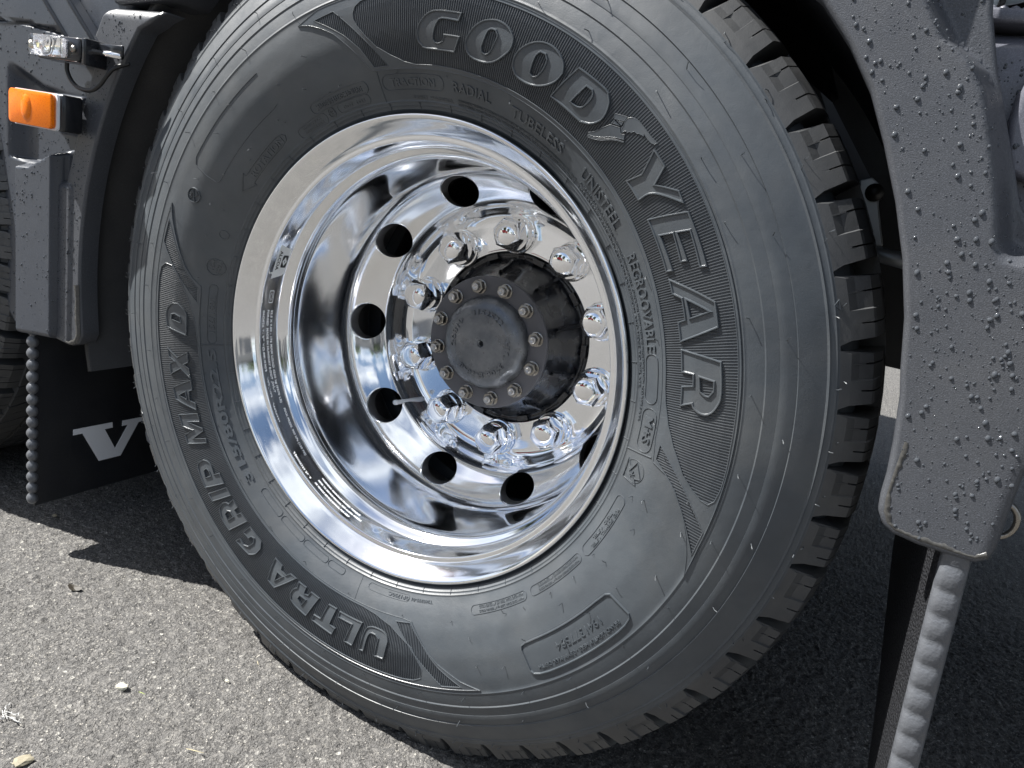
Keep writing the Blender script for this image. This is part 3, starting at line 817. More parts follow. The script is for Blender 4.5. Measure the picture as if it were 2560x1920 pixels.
def catmull(P, per=4):
    out = []
    P = [Vector(p) for p in P]
    for i in range(len(P) - 1):
        p0 = P[max(i - 1, 0)]; p1 = P[i]; p2 = P[i + 1]; p3 = P[min(i + 2, len(P) - 1)]
        # centripetal-like: limit the tangents by the shorter chord
        l1 = (p2 - p1).length
        m1 = (p2 - p0) * (l1 / max((p2 - p1).length + (p1 - p0).length, 1e-9)) if i > 0 else (p2 - p1)
        m2 = (p3 - p1) * (l1 / max((p3 - p2).length + (p2 - p1).length, 1e-9)) if i + 2 < len(P) else (p2 - p1)
        for s in range(per):
            t = s / per; t2 = t * t; t3 = t2 * t
            q = (2 * t3 - 3 * t2 + 1) * p1 + (t3 - 2 * t2 + t) * m1 + (-2 * t3 + 3 * t2) * p2 + (t3 - t2) * m2
            out.append((q.x, q.y))
    out.append((P[-1].x, P[-1].y))
    return out
RPS = catmull(RP, 4)
# arc-length parameter of the profile
acc = [0.0]
for a, b in zip(RPS[:-1], RPS[1:]): acc.append(acc[-1] + math.hypot(a[0] - b[0], a[1] - b[1]))
RPr = np.array([p[0] for p in RPS]); RPy = np.array([p[1] for p in RPS]); RPs = np.array(acc)
def rimpt(th, s, h=0.0):
    r = float(np.interp(s, RPs, RPr)); y = float(np.interp(s, RPs, RPy))
    if h:
        r2 = float(np.interp(s + 1e-4, RPs, RPr)); y2 = float(np.interp(s + 1e-4, RPs, RPy))
        r1 = float(np.interp(s - 1e-4, RPs, RPr)); y1 = float(np.interp(s - 1e-4, RPs, RPy))
        d = Vector((r2 - r1, y2 - y1)).normalized()
        # visible side is towards the axis / the outside
        r += -d.y * h; y += d.x * h
    a = R(th)
    return (r * math.cos(a), y, AX + r * math.sin(a))
# hand holes live between two rings of the profile
iH0 = min(range(len(RPS)), key=lambda i: abs(RPS[i][0] - .2645) + abs(RPS[i][1] - .165))
iH1 = min(range(len(RPS)), key=lambda i: abs(RPS[i][0] - .2020) + abs(RPS[i][1] - .2925))
_rr = [RPS[i][0] for i in range(iH0 - 4, iH1 + 5)][::-1]; _ss = [acc[i] for i in range(iH0 - 4, iH1 + 5)][::-1]
def s_of_r(r): return float(np.interp(r, _rr, _ss))
sC = s_of_r(.2367)
VENT0 = 5.0
NSEG = 240
bm = bmesh.new()
grid = {}
def gv(i, k):
    i %= NSEG
    if (i, k) not in grid:
        grid[(i, k)] = bm.verts.new(rimpt(VENT0 - 18 + 360 * i / NSEG, acc[k]))
    return grid[(i, k)]
for i in range(NSEG):
    for k in range(len(RPS) - 1):
        if iH0 <= k < iH1: continue
        bm.faces.new((gv(i, k), gv(i + 1, k), gv(i + 1, k + 1), gv(i, k + 1)))
per = NSEG // 10
RV = .2360; HR = .0305
for q in range(10):
    i0 = q * per
    tc_ = VENT0 + 36 * q
    # rectangle boundary of the sector, blended towards the hole
    B = [(i0 + i, iH0) for i in range(per)] + [(i0 + per, k) for k in range(iH0, iH1)] + [(i0 + per - i, iH1) for i in range(per)] + [(i0, k) for k in range(iH1, iH0, -1)]
    prm = []
    for i, k in B:
        th = VENT0 - 18 + 360 * i / NSEG
        prm.append((R(th - tc_) * RV, acc[k] - sC))
    nB = len(B)
    # the bore runs parallel to the axle: spread its points evenly by arc of the opening
    hole = []
    um = R(18) * RV; v0_ = acc[iH0] - sC; v1_ = acc[iH1] - sC
    for p in prm:
        a_ = math.atan2(p[1] / (v1_ if p[1] > 0 else -v0_), p[0] / um)
        hole.append((HR * math.cos(a_), HR * .98 * math.sin(a_)))
    prev = [gv(i, k) for i, k in B]
    NR = 14
    for j in range(1, NR + 1):
        f = j / NR
        f = 1 - (1 - f) ** 1.3
        cur = []
        for b_ in range(nB):
            u = prm[b_][0] * (1 - f) + hole[b_][0] * f; v = prm[b_][1] * (1 - f) + hole[b_][1] * f
            cur.append(bm.verts.new(rimpt(tc_ + math.degrees(u / RV), sC + v)))
        for b_ in range(nB):
            n_ = (b_ + 1) % nB
            bm.faces.new((prev[b_], prev[n_], cur[n_], cur[b_]))
        prev = cur
    # hole wall: small rounded lip then a bore going back through the disc
    for dy, sh, mi in ((.0005, .010, 0), (.0016, .020, 0), (.020, .022, 1)):
        cur = []
        for b_ in range(nB):
            hx, hy = hole[b_]
            x, y, z = rimpt(tc_ + math.degrees(hx / RV), sC + hy)
            cx_, cz_ = RV * math.cos(R(tc_)), AX + RV * math.sin(R(tc_))
            cur.append(bm.verts.new((x + (cx_ - x) * sh, y + dy, z + (cz_ - z) * sh)))
        for b_ in range(nB):
            n_ = (b_ + 1) % nB
            f_ = bm.faces.new((prev[b_], prev[n_], cur[n_], cur[b_]))
            f_.material_index = mi
        prev = cur
bmesh.ops.recalc_face_normals(bm, faces=bm.faces)
rim = bmo('rim', bm, M['alu'], truck, True, False)
rim.data.materials.append(M['alu_in'])
rim['label'] = 'polished deep dish aluminium rim with round hand holes'
try: rim.data.set_sharp_from_angle(angle=R(50))
except Exception: pass
# back shell of the rim (drum side), so that holes look into a dark closed space
V = []; F = []
bk = [(.282, .035), (.276, .06), (.268, .10), (.2695, .20), (.2695, .27), (.285, .30)]
for i in range(120):
    a = 2 * math.pi * i / 120
    for r, y in bk: V.append((r * math.cos(a), y, AX + r * math.sin(a)))
for i in range(120):
    j = (i + 1) % 120
    for k in range(len(bk) - 1): F.append((i * 6 + k, j * 6 + k, j * 6 + k + 1, i * 6 + k + 1))
pyd('rim_barrel_back', V, F, M['alu_in'], rim, True)
def lathe(prof, n=64, cx=0.0, cz=0.0, cap=False):
    V = []; F = []
    m = len(prof)
    for i in range(n):
        a = 2 * math.pi * i / n
        for r, y in prof: V.append((cx + r * math.cos(a), y, cz + r * math.sin(a)))
    for i in range(n):
        j = (i + 1) % n
        for k in range(m - 1): F.append((i * m + k, j * m + k, j * m + k + 1, i * m + k + 1))
    if cap:
        F.append(tuple(i * m + m - 1 for i in range(n)))
    return V, F
# brake drum and dark inner parts behind the hand holes
V, F = lathe([(.150, .325), (.205, .332), (.212, .36), (.212, .56)], 96, 0, AX)
drum = pyd('brake_drum', V, F, M['hubblack'], truck, True)
for k in range(20):
    a0 = 18 * k
    Vb = []; Fb = []
    for t in (a0 - 1.2, a0 + 1.2):
        for r, y in ((.212, .36), (.217, .36), (.217, .55), (.212, .55)):
            Vb.append((r * math.cos(R(t)), y, AX + r * math.sin(R(t))))
    Fb = [(0, 4, 5, 1), (1, 5, 6, 2), (2, 6, 7, 3), (0, 1, 2, 3), (4, 7, 6, 5)]
    pyd('cooling_rib', Vb, Fb, M['dull'], drum)
# inner wheel of the pair: plain dish and tyre
V, F = lathe([(.16, .300 + .026), (.20, .33), (.235, .37), (.262, .43), (.270, .52), (.285, .60)], 96, 0, AX)
pyd('inner_rim', V, F, M['alu_in'], truck, True)
V, F = lathe([(.285, .335), (.30, .330), (.34, .322), (.40, .315), (.46, .318), (.51, .332), (.5395, .352), (.548, .38), (.549, .60), (.538, .640), (.46, .68), (.30, .66), (.285, .62)], 180, 0, AX)
V = [squash(x, y, z, math.hypot(x, z - AX)) for x, y, z in V]
pyd('inner_tyre', V, F, M['rubber'], truck, True)

# wheel nut covers: chrome, hex skirt and domed cap
def hexring(rf, y, n=48, rnd=0.0):
    """ring of a rounded hexagon of flat radius rf"""
    out = []
    for i in range(n):
        a = 2 * math.pi * i / n
        s = (a + math.pi / 6) % (math.pi / 3) - math.pi / 6
        rh = rf / math.cos(s)
        r = rh * (1 - rnd) + rf * 1.04 * rnd
        out.append((r * math.cos(a), y, r * math.sin(a)))
    return out
def stack(rings, capend=True):
    V = []; F = []
    n = len(rings[0])
    for rg in rings: V += rg
    for k in range(len(rings) - 1):
        for i in range(n):
            j = (i + 1) % n
            F.append((k * n + i, k * n + j, (k + 1) * n + j, (k + 1) * n + i))
    if capend: F.append(tuple((len(rings) - 1) * n + i for i in range(n)))
    return V, F
rg = [hexring(.0262, .0, 48, 1), hexring(.0262, -.0030, 48, 1), hexring(.0252, -.0045, 48, 1), hexring(.0236, -.0052, 48, 1), hexring(.0232, -.0150, 48, 1), hexring(.0224, -.0165, 48, 1),
      hexring(.0205, -.0168, 48, 0), hexring(.0205, -.0335, 48, 0), hexring(.0196, -.0372, 48, .25), hexring(.0182, -.0405, 48, .6), hexring(.0164, -.0430, 48, 1),
      hexring(.0142, -.0446, 48, 1), hexring(.0110, -.0458, 48, 1), hexring(.0060, -.0466, 48, 1), hexring(.0005, -.0469, 48, 1)]
V, F = stack(rg)
nutcover_mesh = bpy.data.meshes.new('lug_nut_cover'); nutcover_mesh.from_pydata(V, [], F); nutcover_mesh.update()
nutcover_mesh.materials.append(M['chrome'])
nutcover_mesh.polygons.foreach_set('use_smooth', [True] * len(F))
try: nutcover_mesh.set_sharp_from_angle(angle=R(28))
except Exception: pass
for k in range(10):
    t = 22.7 + 36 * k
    o = bpy.data.objects.new('lug_nut_cover', nutcover_mesh); COL.objects.link(o)
    o.parent = rim
    o.location = (.1675 * math.cos(R(t)), .2995, AX + .1675 * math.sin(R(t)))
    o.scale = (1.12, 1.08, 1.12)
    o.rotation_euler = (0, R(random.uniform(0, 60)), 0)
# valve stem through the hand hole at lower left
tv = 221.5
p0 = Vector((.232 * math.cos(R(221.6)), .262, AX + .232 * math.sin(R(221.6))))
p1 = Vector((.2135 * math.cos(R(222.8)), .228, AX + .2135 * math.sin(R(222.8))))
p0 = Vector((.185 * math.cos(R(225)), .232 + .02, AX + .185 * math.sin(R(225))))
def tube(pts, rad, n=10, caps=True):
    V = []; F = []
    P = [Vector(p) for p in pts]
    rads = rad if isinstance(rad, (list, tuple)) else [rad] * len(P)
    up = Vector((.13, .31, .94))
    for i, p in enumerate(P):
        d = (P[min(i + 1, len(P) - 1)] - P[max(i - 1, 0)]).normalized()
        a = d.cross(up).normalized(); b = d.cross(a)
        for k in range(n):
            t = 2 * math.pi * k / n
            V.append(tuple(p + (a * math.cos(t) + b * math.sin(t)) * rads[i]))
    for i in range(len(P) - 1):
        for k in range(n):
            j = (k + 1) % n
            F.append((i * n + k, i * n + j, (i + 1) * n + j, (i + 1) * n + k))
    if caps: F += [tuple(range(n))[::-1], tuple(range((len(P) - 1) * n, len(P) * n))]
    return V, F
tip = Vector((.2224 * math.cos(R(221.9)), .240, AX + .2224 * math.sin(R(221.9))))
base = Vector((.205 * math.cos(R(223.4)), .272, AX + .205 * math.sin(R(223.4))))
base = tip + Vector((.014, .030, .003))
d_ = (base - tip)
V, F = tube([tip, tip + d_ * .04, tip + d_ * .05, tip + d_ * .22, tip + d_ * .24, tip + d_ * 1.8], [.0028, .0036, .0045, .0045, .0038, .0038], 14)
pyd('valve_stem', V, F, M['white'], rim, True)

# etched writing and sticker on the band inside the lip
S_BAND0 = float(acc[min(range(len(RPS)), key=lambda i: abs(RPS[i][1] - .0275) + abs(RPS[i][0] - .2702))])
def band(th, yy, h=0.0):
    """yy = depth in metres on the band"""
    k0 = [i for i in range(len(RPS)) if .0275 <= RPS[i][1] <= .0581 and RPS[i][0] > .267]
    ys = [RPS[i][1] for i in k0]; ss = [acc[i] for i in k0]
    s = float(np.interp(yy, ys, ss))
    return rimpt(th, s, h)
def etched(s, t0, t1, y0, y1, mat='etch', name='etched_text', h=.00035, bold=.028):
    m = text_mesh(s, 2, 0.0, bold)
    xs = [v.co.x for v in m.vertices]; yy = [v.co.y for v in m.vertices]
    x0, x1, a0, a1 = min(xs), max(xs), min(yy), max(yy)
    for v in m.vertices:
        v.co = Vector(band(t0 + (t1 - t0) * (v.co.x - x0) / (x1 - x0), y0 + (y1 - y0) * (v.co.y - a0) / (a1 - a0), h))
    m.name = name
    return link(name, m, M[mat], rim)
etched('22.5 X 9.00 - 176 MAX LOAD 4250 kg (9370 LB)', 179.6, 209.6, .0436, .0482)
etched('MAX PRESS. 900 kPa (130 PSI)', 211.5, 228.4, .0458, .0504)
etched('FORGED  MADE IN HUNGARY E-DOT  JWL-T', 179.5, 206.0, .0370, .0414)
etched('06QS26 PART NO.89U530B', 179.6, 199.0, .0288, .0334)
etched('VOLVO', 200.7, 207.3, .0292, .0332)
etched('24454332', 209.0, 215.6, .0290, .0325)
etched('REG005323/2019', 226.0, 236.2, .0294, .0332)
etched('WARNING: MAINTAIN PROPER TORQUE', 237.6, 255.5, .0478, .0512)
etched('REFER TO SERVICE MANUAL FOR ALCOA WHEELS', 237.8, 257.5, .0400, .0430)
etched('OR VEHICLE SERVICE MANUAL FOR HELP', 238.0, 254.0, .0320, .0350)
def band_poly(name, pts, mat, h, step=.6):
    """flat print on the band, pts = (th, y mm)"""
    lp = []
    n = len(pts)
    for i in range(n):
        a = pts[i]; b = pts[(i + 1) % n]
        k = max(1, int(abs(b[0] - a[0]) / step))
        for j in range(k): lp.append((a[0] + (b[0] - a[0]) * j / k, (a[1] + (b[1] - a[1]) * j / k)))
    bm = poly2mesh([[(p[0] / 100.0, p[1] / 1000.0) for p in lp]], step / 100.0, .006)
    for v in bm.verts:
        v.co = Vector(band(v.co.x * 100.0, v.co.y, h))
    return bmo(name, bm, M[mat], rim)
stk = band_poly('rim_sticker', [(157.6, 30.0), (158.2, 29.0), (159.2, 29.2), (169.0, 29.6), (169.6, 31.0), (168.2, 53.0), (167.3, 56.5), (160.0, 57.2), (159.3, 55.5)], 'sticker', .0003)
bs = band_poly('sticker_mark', [(161.9, 45.5), (165.1, 45.5), (165.6, 46.5), (165.6, 54.5), (165.1, 55.5), (161.9, 55.5), (161.4, 54.5), (161.4, 46.5)], 'ink', .0005)
band_poly('sticker_mark', [(163.5, 46.5), (165.0, 50.5), (163.5, 54.5), (162.0, 50.5)], 'sticker', .0007)
band_poly('sticker_mark', [(163.5, 49.6), (163.95, 50.5), (163.5, 51.4), (163.05, 50.5)], 'ink', .0009)
etched('ALCOA', 159.9, 166.5, .0372, .0428, 'ink', 'sticker_text', .0006, .03)
etched('ULTRA ONE / DURA-BRIGHT EVO', 158.9, 168.0, .0308, .0328, 'ink', 'sticker_text', .0006, .0)
V = []; F = []
sq = [(173.6, 38.2), (176.9, 38.2), (177.3, 39.0), (177.3, 45.2), (176.9, 46.0), (173.6, 46.0), (173.2, 45.2), (173.2, 39.0)]
for loop_ in (sq, [(175.25, 39.2), (176.6, 42.1), (175.25, 45.0), (173.9, 42.1)]):
    n = len(loop_)
    b0 = len(V)
    cx_ = sum(p[0] for p in loop_) / n; cy_ = sum(p[1] for p in loop_) / n
    for p in loop_:
        V.append(band(p[0], p[1] * mm, .0003)); V.append(band(cx_ + (p[0] - cx_) * .86, (cy_ + (p[1] - cy_) * .86) * mm, .0003))
    for i in range(n):
        j = (i + 1) % n
        F.append((b0 + 2 * i, b0 + 2 * j, b0 + 2 * j + 1, b0 + 2 * i + 1))
pyd('etched_logo', V, F, M['etch'], rim)
V = []; F = []
for i in range(28):
    a = 2 * math.pi * i / 28
    for k in (1, .90): V.append(band(263.6 + math.degrees(.0062 * k * math.cos(a) / .27), .0445 + .0082 * k * math.sin(a), .0003))
for i in range(28):
    j = (i + 1) % 28
    F.append((2 * i, 2 * j, 2 * j + 1, 2 * i + 1))
pyd('inspection_mark', V, F, M['mark'], rim)

# ------------------------------------------------------------- hub
V, F = lathe([(.1400, .322), (.1400, .306), (.1385, .3035), (.1340, .3030), (.1310, .306), (.1290, .300), (.1180, .280), (.1090, .258), (.1050, .240), (.1030, .2315)], 96, 0, AX)
hub = pyd('hub', V, F, M['hubblack'], truck, True)
hub['label'] = 'black hub with a bolted round cover'
for k in range(10):
    t = 22.7 + 18 + 36 * k
    Vb = []; 
    for tt in (t - 4.2, t + 4.2):
        for r, y in ((.1302, .3060), (.1302, .296), (.1385, .296), (.1385, .306)):
            Vb.append((r * math.cos(R(tt)), y, AX + r * math.sin(R(tt))))
    pyd('hub_lug', Vb, [(0, 1, 5, 4), (1, 2, 6, 5), (2, 3, 7, 6), (0, 3, 2, 1), (4, 5, 6, 7)], M['hubblack'], hub)
    # reinforcing web on the hub barrel
    Vb = []
    for dt, hgt in ((-1.6, 0), (-1.0, .006), (1.0, .006), (1.6, 0)):
        for r, y in ((.1260, .296), (.1150, .274), (.1065, .250)):
            rr_ = r + hgt
            Vb.append((rr_ * math.cos(R(t + dt - 18)), y, AX + rr_ * math.sin(R(t + dt - 18))))
    pyd('hub_web', Vb, [(0, 1, 4, 3), (1, 2, 5, 4), (3, 4, 7, 6), (4, 5, 8, 7), (6, 7, 10, 9), (7, 8, 11, 10)], M['hubblack'], hub)
V, F = lathe([(.1015, .2360), (.1028, .2345), (.1032, .2290), (.1030, .2262), (.1020, .2250), (.0760, .2250), (.0735, .2255), (.070, .2265)], 128, 0, AX)
hf = pyd('hub_flange', V, F, M['hubflange'], hub, True)
try: hf.data.set_sharp_from_angle(angle=R(35))
except Exception: pass
cp = catmull([(.0730, .2262), (.0725, .2235), (.0715, .2200), (.0690, .2150), (.0650, .2110), (.0600, .2085), (.0540, .2068), (.0480, .2060), (.0465, .2056), (.030, .2056), (.0060, .2056), (.0055, .2058), (.0050, .2075), (.0036, .2095), (.0034, .216), (.0004, .2185)], 3)
V, F = lathe(cp, 128, 0, AX)
V2 = []
for x, y, z in V:
    r = math.hypot(x, z - AX); a = math.degrees(math.atan2(z - AX, x)) % 360
    if r > .060:   # cast recesses of the cap rim
        for c in (318, 116):
            d = abs((a - c + 180) % 360 - 180)
            if d < 15: y += .004 * (1 - (d / 15) ** 2) * min(1, (r - .060) / .006)
    V2.append((x, y, z))
cap = pyd('hub_cap', V2, F, M['hubcap'], hub, True)
def captext(s, t0, t1, r0, r1):
    def fn(t, r, h):
        a = R(t)
        yb = float(np.interp(r, [p[0] for p in cp][::-1], [p[1] for p in cp][::-1]))
        return (r * math.cos(a), yb - h, AX + r * math.sin(a))
    return moulded(s, t0, t1, r0, r1, .0020, 'cast_number', 'hubcap', .02, fn, hub)
captext('3152522', 118, 50, .0445, .0530)
captext('HM.', 18, -12, .0430, .0510)
captext('3206-E-1848', -28, -128, .0440, .0525)
captext('20819', 196, 140, .0440, .0520)
# twelve studs with hex nuts
rg = [hexring(.0108, .0, 36, 1), hexring(.0108, -.0022, 36, 1), hexring(.0098, -.0026, 36, 1), hexring(.00905, -.0028, 36, 0), hexring(.00905, -.0105, 36, 0), hexring(.0087, -.0118, 36, .55), hexring(.0070, -.0122, 36, 1)]
V, F = stack(rg)
nutm = bpy.data.meshes.new('hub_nut'); nutm.from_pydata(V, [], F); nutm.materials.append(M['nut'])
rg = []
for i in range(7):
    y = -.0118 - i * .0009
    rg += [hexring(.0052 if i % 2 else .0058, y, 24, 1)]
rg += [hexring(.0046, -.0182, 24, 1), hexring(.0030, -.0184, 24, 1), hexring(.0026, -.0175, 24, 1), hexring(.0004, -.0174, 24, 1)]
V, F = stack(rg)
stm = bpy.data.meshes.new('stud'); stm.from_pydata(V, [], F); stm.materials.append(M['stud'])
stm.polygons.foreach_set('use_smooth', [True] * len(F))
for me_ in (nutm, stm):
    me_.update()
for k in range(12):
    t = 17.2 + 30 * k
    for nm, me_ in (('hub_nut', nutm), ('stud', stm)):
        o = bpy.data.objects.new(nm, me_); COL.objects.link(o); o.parent = hub
        o.location = (.0870 * math.cos(R(t)), .2252, AX + .0870 * math.sin(R(t)))
        o.rotation_euler = (0, R(random.uniform(0, 60)), 0)

# ------------------------------------------------------------- tyre of the axle in front
ft = bpy.data.objects.new('tyre', tyre_mesh); COL.objects.link(ft); ft.parent = truck
ft.location = (-1.325, -.033, 0)
ft['label'] = 'black tyre of the axle in front'
rng2 = random.Random(5)
for i, (Vb, Fb) in enumerate(BL):
    c = sum(v[0] for v in Vb) / len(Vb)
    if c < .25: continue
    pyd('tread_block', Vb, Fb, M['tread'], ft)
V = []; F = []
for row, (y0, y1) in enumerate(((.050, .096), (.104, .150), (.158, .204), (.212, .286))):
    for i in range(60):
        ta = 6.0 * (i + .4 * (row % 2)) + .3
        for hlf in (0, 1):
            t0 = ta + hlf * 2.75 + hlf * .12; t1 = t0 + 2.70
            base = len(V)
            for t in (t0, t1):
                for r in (.520, .5505):
                    for y in (y0, y1):
                        a = R(t + (y - y0) * 30)
                        V.append(squash(r * math.cos(a), y, AX + r * math.sin(a), r))
            o = base
            F += [(o + 2, o + 3, o + 7, o + 6), (o, o + 2, o + 6, o + 4), (o + 1, o + 3, o + 7, o + 5), (o, o + 1, o + 3, o + 2), (o + 4, o + 5, o + 7, o + 6)]
tr = pyd('tread_rows', V, F, M['tread'], ft); tr['kind'] = 'stuff'
V, F = lathe([(.285, .01), (.292, .0), (.29, .004), (.272, .03), (.262, .10), (.25, .22), (.20, .26), (.02, .26)], 96, 0, AX)
fr_ = pyd('rim', V, F, M['alu'], truck, True); fr_.location = (-1.325, -.03, 0)

# ------------------------------------------------------------- shaped panels
def dist_poly(X, Z, poly):
    d = np.full(X.shape, 9e9)
    n = len(poly)
    for i in range(n):
        ax, az = poly[i]; bx, bz = poly[(i + 1) % n]
        vx, vz = bx - ax, bz - az
        L2 = vx * vx + vz * vz + 1e-12
        t = np.clip(((X - ax) * vx + (Z - az) * vz) / L2, 0, 1)
        d = np.minimum(d, np.hypot(X - ax - t * vx, Z - az - t * vz))
    return d
def panel(name, poly, yfun, mat, parent, cell=.006, rnd=.006, depth=.03):
    """shell in the x-z plane: front face y=yfun(x,z), edge rounded back and turned in by depth"""
    lp = resample(poly, .006)
    NRR = 6
    bm = bmesh.new()
    rings = []
    nor = {}
    s_ = 1 if area(lp) > 0 else -1
    n = len(lp)
    def grad(X, Z, e=.0012):
        return (yfun(X + e, Z) - yfun(X - e, Z)) / (2 * e), (yfun(X, Z + e) - yfun(X, Z - e)) / (2 * e)
    outn = []
    for i in range(n):
        a = Vector(lp[i - 1]); b = Vector(lp[(i + 1) % n]); d = (b - a).normalized()
        outn.append(Vector((d.y, -d.x)) * s_)
    for k in range(NRR + 1):
        al = math.pi / 2 * k / NRR          # 0 at the rim of the round, 90 deg where it meets the face
        L_ = offset_loop(lp, rnd * (1 - math.cos(al)))
        X = np.array([p[0] for p in L_]); Z = np.array([p[1] for p in L_])
        Y = yfun(X, Z) + rnd * (1 - math.sin(al)); gx_, gz_ = grad(X, Z)
        ring = []
        for i in range(n):
            v = bm.verts.new((X[i], Y[i], Z[i])); ring.append(v)
            f = Vector((gx_[i], -1, gz_[i])).normalized()
            o_ = Vector((outn[i].x, 0, outn[i].y))
            nor[v] = (f * math.sin(al) + o_ * math.cos(al)).normalized()
        rings.append((ring, L_))
    tb = []
    r0_ = rings[0][0]
    back = [bm.verts.new((v.co.x, v.co.y + depth, v.co.z)) for v in r0_]
    for i, v in enumerate(back): nor[v] = Vector((outn[i].x, 0, outn[i].y))
    allr = [back] + [r for r, _ in rings]
    for a, b in zip(allr[:-1], allr[1:]):
        for i in range(n):
            j = (i + 1) % n
            bm.faces.new((a[i], a[j], b[j], b[i]))
    ib = poly2mesh([rings[-1][1]], cell, cell)
    vm = {}
    Xs = np.array([v.co.x for v in ib.verts]); Zs = np.array([v.co.y for v in ib.verts])
    Ys = yfun(Xs, Zs); GX, GZ = grad(Xs, Zs)
    for v, x, y, z, a, b in zip(ib.verts, Xs, Ys, Zs, GX, GZ):
        nv = bm.verts.new((x, y, z)); vm[v] = nv
        nor[nv] = Vector((a, -1, b)).normalized()
    for f in ib.faces:
        try: bm.faces.new([vm[v] for v in f.verts])
        except Exception: pass
    ib.free()
    # orient every face to agree with its wanted normals
    bm.normal_update()
    for f in bm.faces:
        w_ = sum((nor[v] for v in f.verts), Vector((0, 0, 0)))
        if f.normal.dot(w_) < 0: f.normal_flip()
    bm.verts.index_update()
    nl = [nor[v] for v in bm.verts]
    o = bmo(name, bm, mat, parent, True, False)
    o.data.normals_split_custom_set_from_vertices([tuple(q_) for q_ in nl])
    return o
def sstep(t): t = np.clip(t, 0, 1); return t * t * (3 - 2 * t)
def polar(r, a): return (r * math.cos(R(a)), AX + r * math.sin(R(a)))

# ------------------------------------------------------------- mudguards
# strip in front of the wheel
def arcp(r, a0, a1, n, cx=0.0): return [(cx + r * math.cos(R(a0 + (a1 - a0) * i / n)), AX + r * math.sin(R(a0 + (a1 - a0) * i / n))) for i in range(n + 1)]
LS = [(-.424, .905), (-.434, .898), (-.447, .889)] + arcp(.588, 143.0, 186, 22) + [(-.582, .440), (-.580, .420), (-.588, .405), (-.604, .398), (-.640, .401), (-.6555, .405), (-.657, .437), (-.659, .498), (-.660, .572), (-.659, .636), (-.654, .647), (-.640, .652), (-.624, .655), (-.612, .690), (-.601, .722), (-.588, .765), (-.574, .800), (-.563, .826), (-.562, .838), (-.572, .850), (-.566, .862), (-.549, .893), (-.541, .902), (-.530, .905)]
def y_ls(X, Z):
    y = np.full(X.shape, -.040)
    # slight step where the lower part is wider
    y = y - .004 * sstep((.652 - Z) / .006) * sstep((-.607 - X) / .004)
    y = y + .010 * sstep((Z - .892) / .02)
    return y
ls = panel('front_mudguard', LS, y_ls, M['fender'], truck, .006, .0045, .025)
ls['label'] = 'narrow grey mudguard strip left of the big tyre'
# rear mudguard
RS = [(.300, 1.07), (.340, 1.005), (.371, .968), (.399, .950), (.430, .917), (.456, .882), (.477, .843), (.499, .797), (.517, .752), (.532, .703), (.541, .660), (.547, .636), (.553, .595), (.556, .565), (.5565, .545), (.558, .532), (.564, .521), (.573, .515), (.595, .512), (.624, .5115), (.640, .512), (.650, .517), (.653, .528), (.6525, .555), (.652, .60), (.668, .65), (.700, .70), (.705, .735), (.690, .760), (.650, .775), (.612, .780), (.590, .812), (.567, .862), (.545, .910), (.528, .955), (.515, 1.01), (.505, 1.07)]
RIDGE = np.array([(.440, 1.01), (.470, .960), (.494, .926), (.505, .920), (.519, .909), (.533, .889), (.543, .867), (.552, .845), (.561, .821), (.570, .795), (.577, .771), (.582, .755)])
def y_rs(X, Z):
    xr = np.interp(Z, RIDGE[::-1, 1], RIDGE[::-1, 0])
    d = X - xr
    k = sstep(d / .022) * sstep((Z - .760) / .022)
    y = -.040 + .030 * k
    y = y + .012 * sstep((X - .640) / .030) * sstep((.66 - Z) / .1)
    return y
rs = panel('rear_mudguard', RS, y_rs, M['fender'], truck, .004, .005, .012)
rs['label'] = 'broad grained grey mudguard right of the tyre, beaded with rain'
# wet rims along the lower edges
for nm, P_, yy in (('wet_edge', [(-.6555, .4045), (-.640, .4005), (-.604, .3975), (-.588, .4045), (-.580, .420), (-.583, .45), (-.586, .50)], -.0438), ('wet_edge', [(.5572, .60), (.5566, .565), (.5570, .545), (.5590, .532), (.5648, .5215), (.5735, .5158), (.595, .5130), (.624, .5125), (.640, .513), (.649, .518)], -.0402)):
    V = []; F = []
    rngw = random.Random(3)
    PP = resample(P_, .003, False)
    for i, p in enumerate(PP):
        a = PP[max(i - 1, 0)]; b = PP[min(i + 1, len(PP) - 1)]
        d = Vector((b[0] - a[0], b[1] - a[1])).normalized(); n_ = Vector((-d.y, d.x))
        if yy < -.041: n_ = n_ if n_.y > 0 or n_.x < 0 else -n_
        cen = Vector((-.62, .50)) if yy < -.041 else Vector((.61, .60))
        if (cen - Vector(p)).dot(n_) < 0: n_ = -n_
        wd = .0068 + .0012 * math.sin(i * .37) + rngw.uniform(-.0012, .0012)
        V += [(p[0] + n_.x * .0012, yy + .0035, p[1] + n_.y * .0012), (p[0] + n_.x * .0035, yy + .0002, p[1] + n_.y * .0035), (p[0] + n_.x * wd, yy - .0003, p[1] + n_.y * wd), (p[0] + n_.x * (wd + .0006), yy + .0010, p[1] + n_.y * (wd + .0006))]
    for i in range(len(PP) - 1):
        for s in range(3): F.append((i * 4 + s, i * 4 + s + 1, i * 4 + 5 + s, i * 4 + 4 + s))
    pyd(nm, V, F, M['wetedge'], ls if yy < -.041 else rs, True)
# small upper piece above the front strip
US = [(-.533, .912), (-.520, .9105), (-.42, .921), (-.405, .935), (-.36, .99), (-.30, 1.06), (-.56, 1.06), (-.548, .94)]
us = panel('upper_mudguard', US, lambda X, Z: np.full(X.shape, -.034), M['fender'], truck, .012, .005, .06)
tm = panel('top_mudguard', arcp(.614, 62, 113, 16) + arcp(.70, 113, 62, 16), lambda X, Z: np.full(X.shape, -.029), M['fender'], truck, .012, .005, .05)
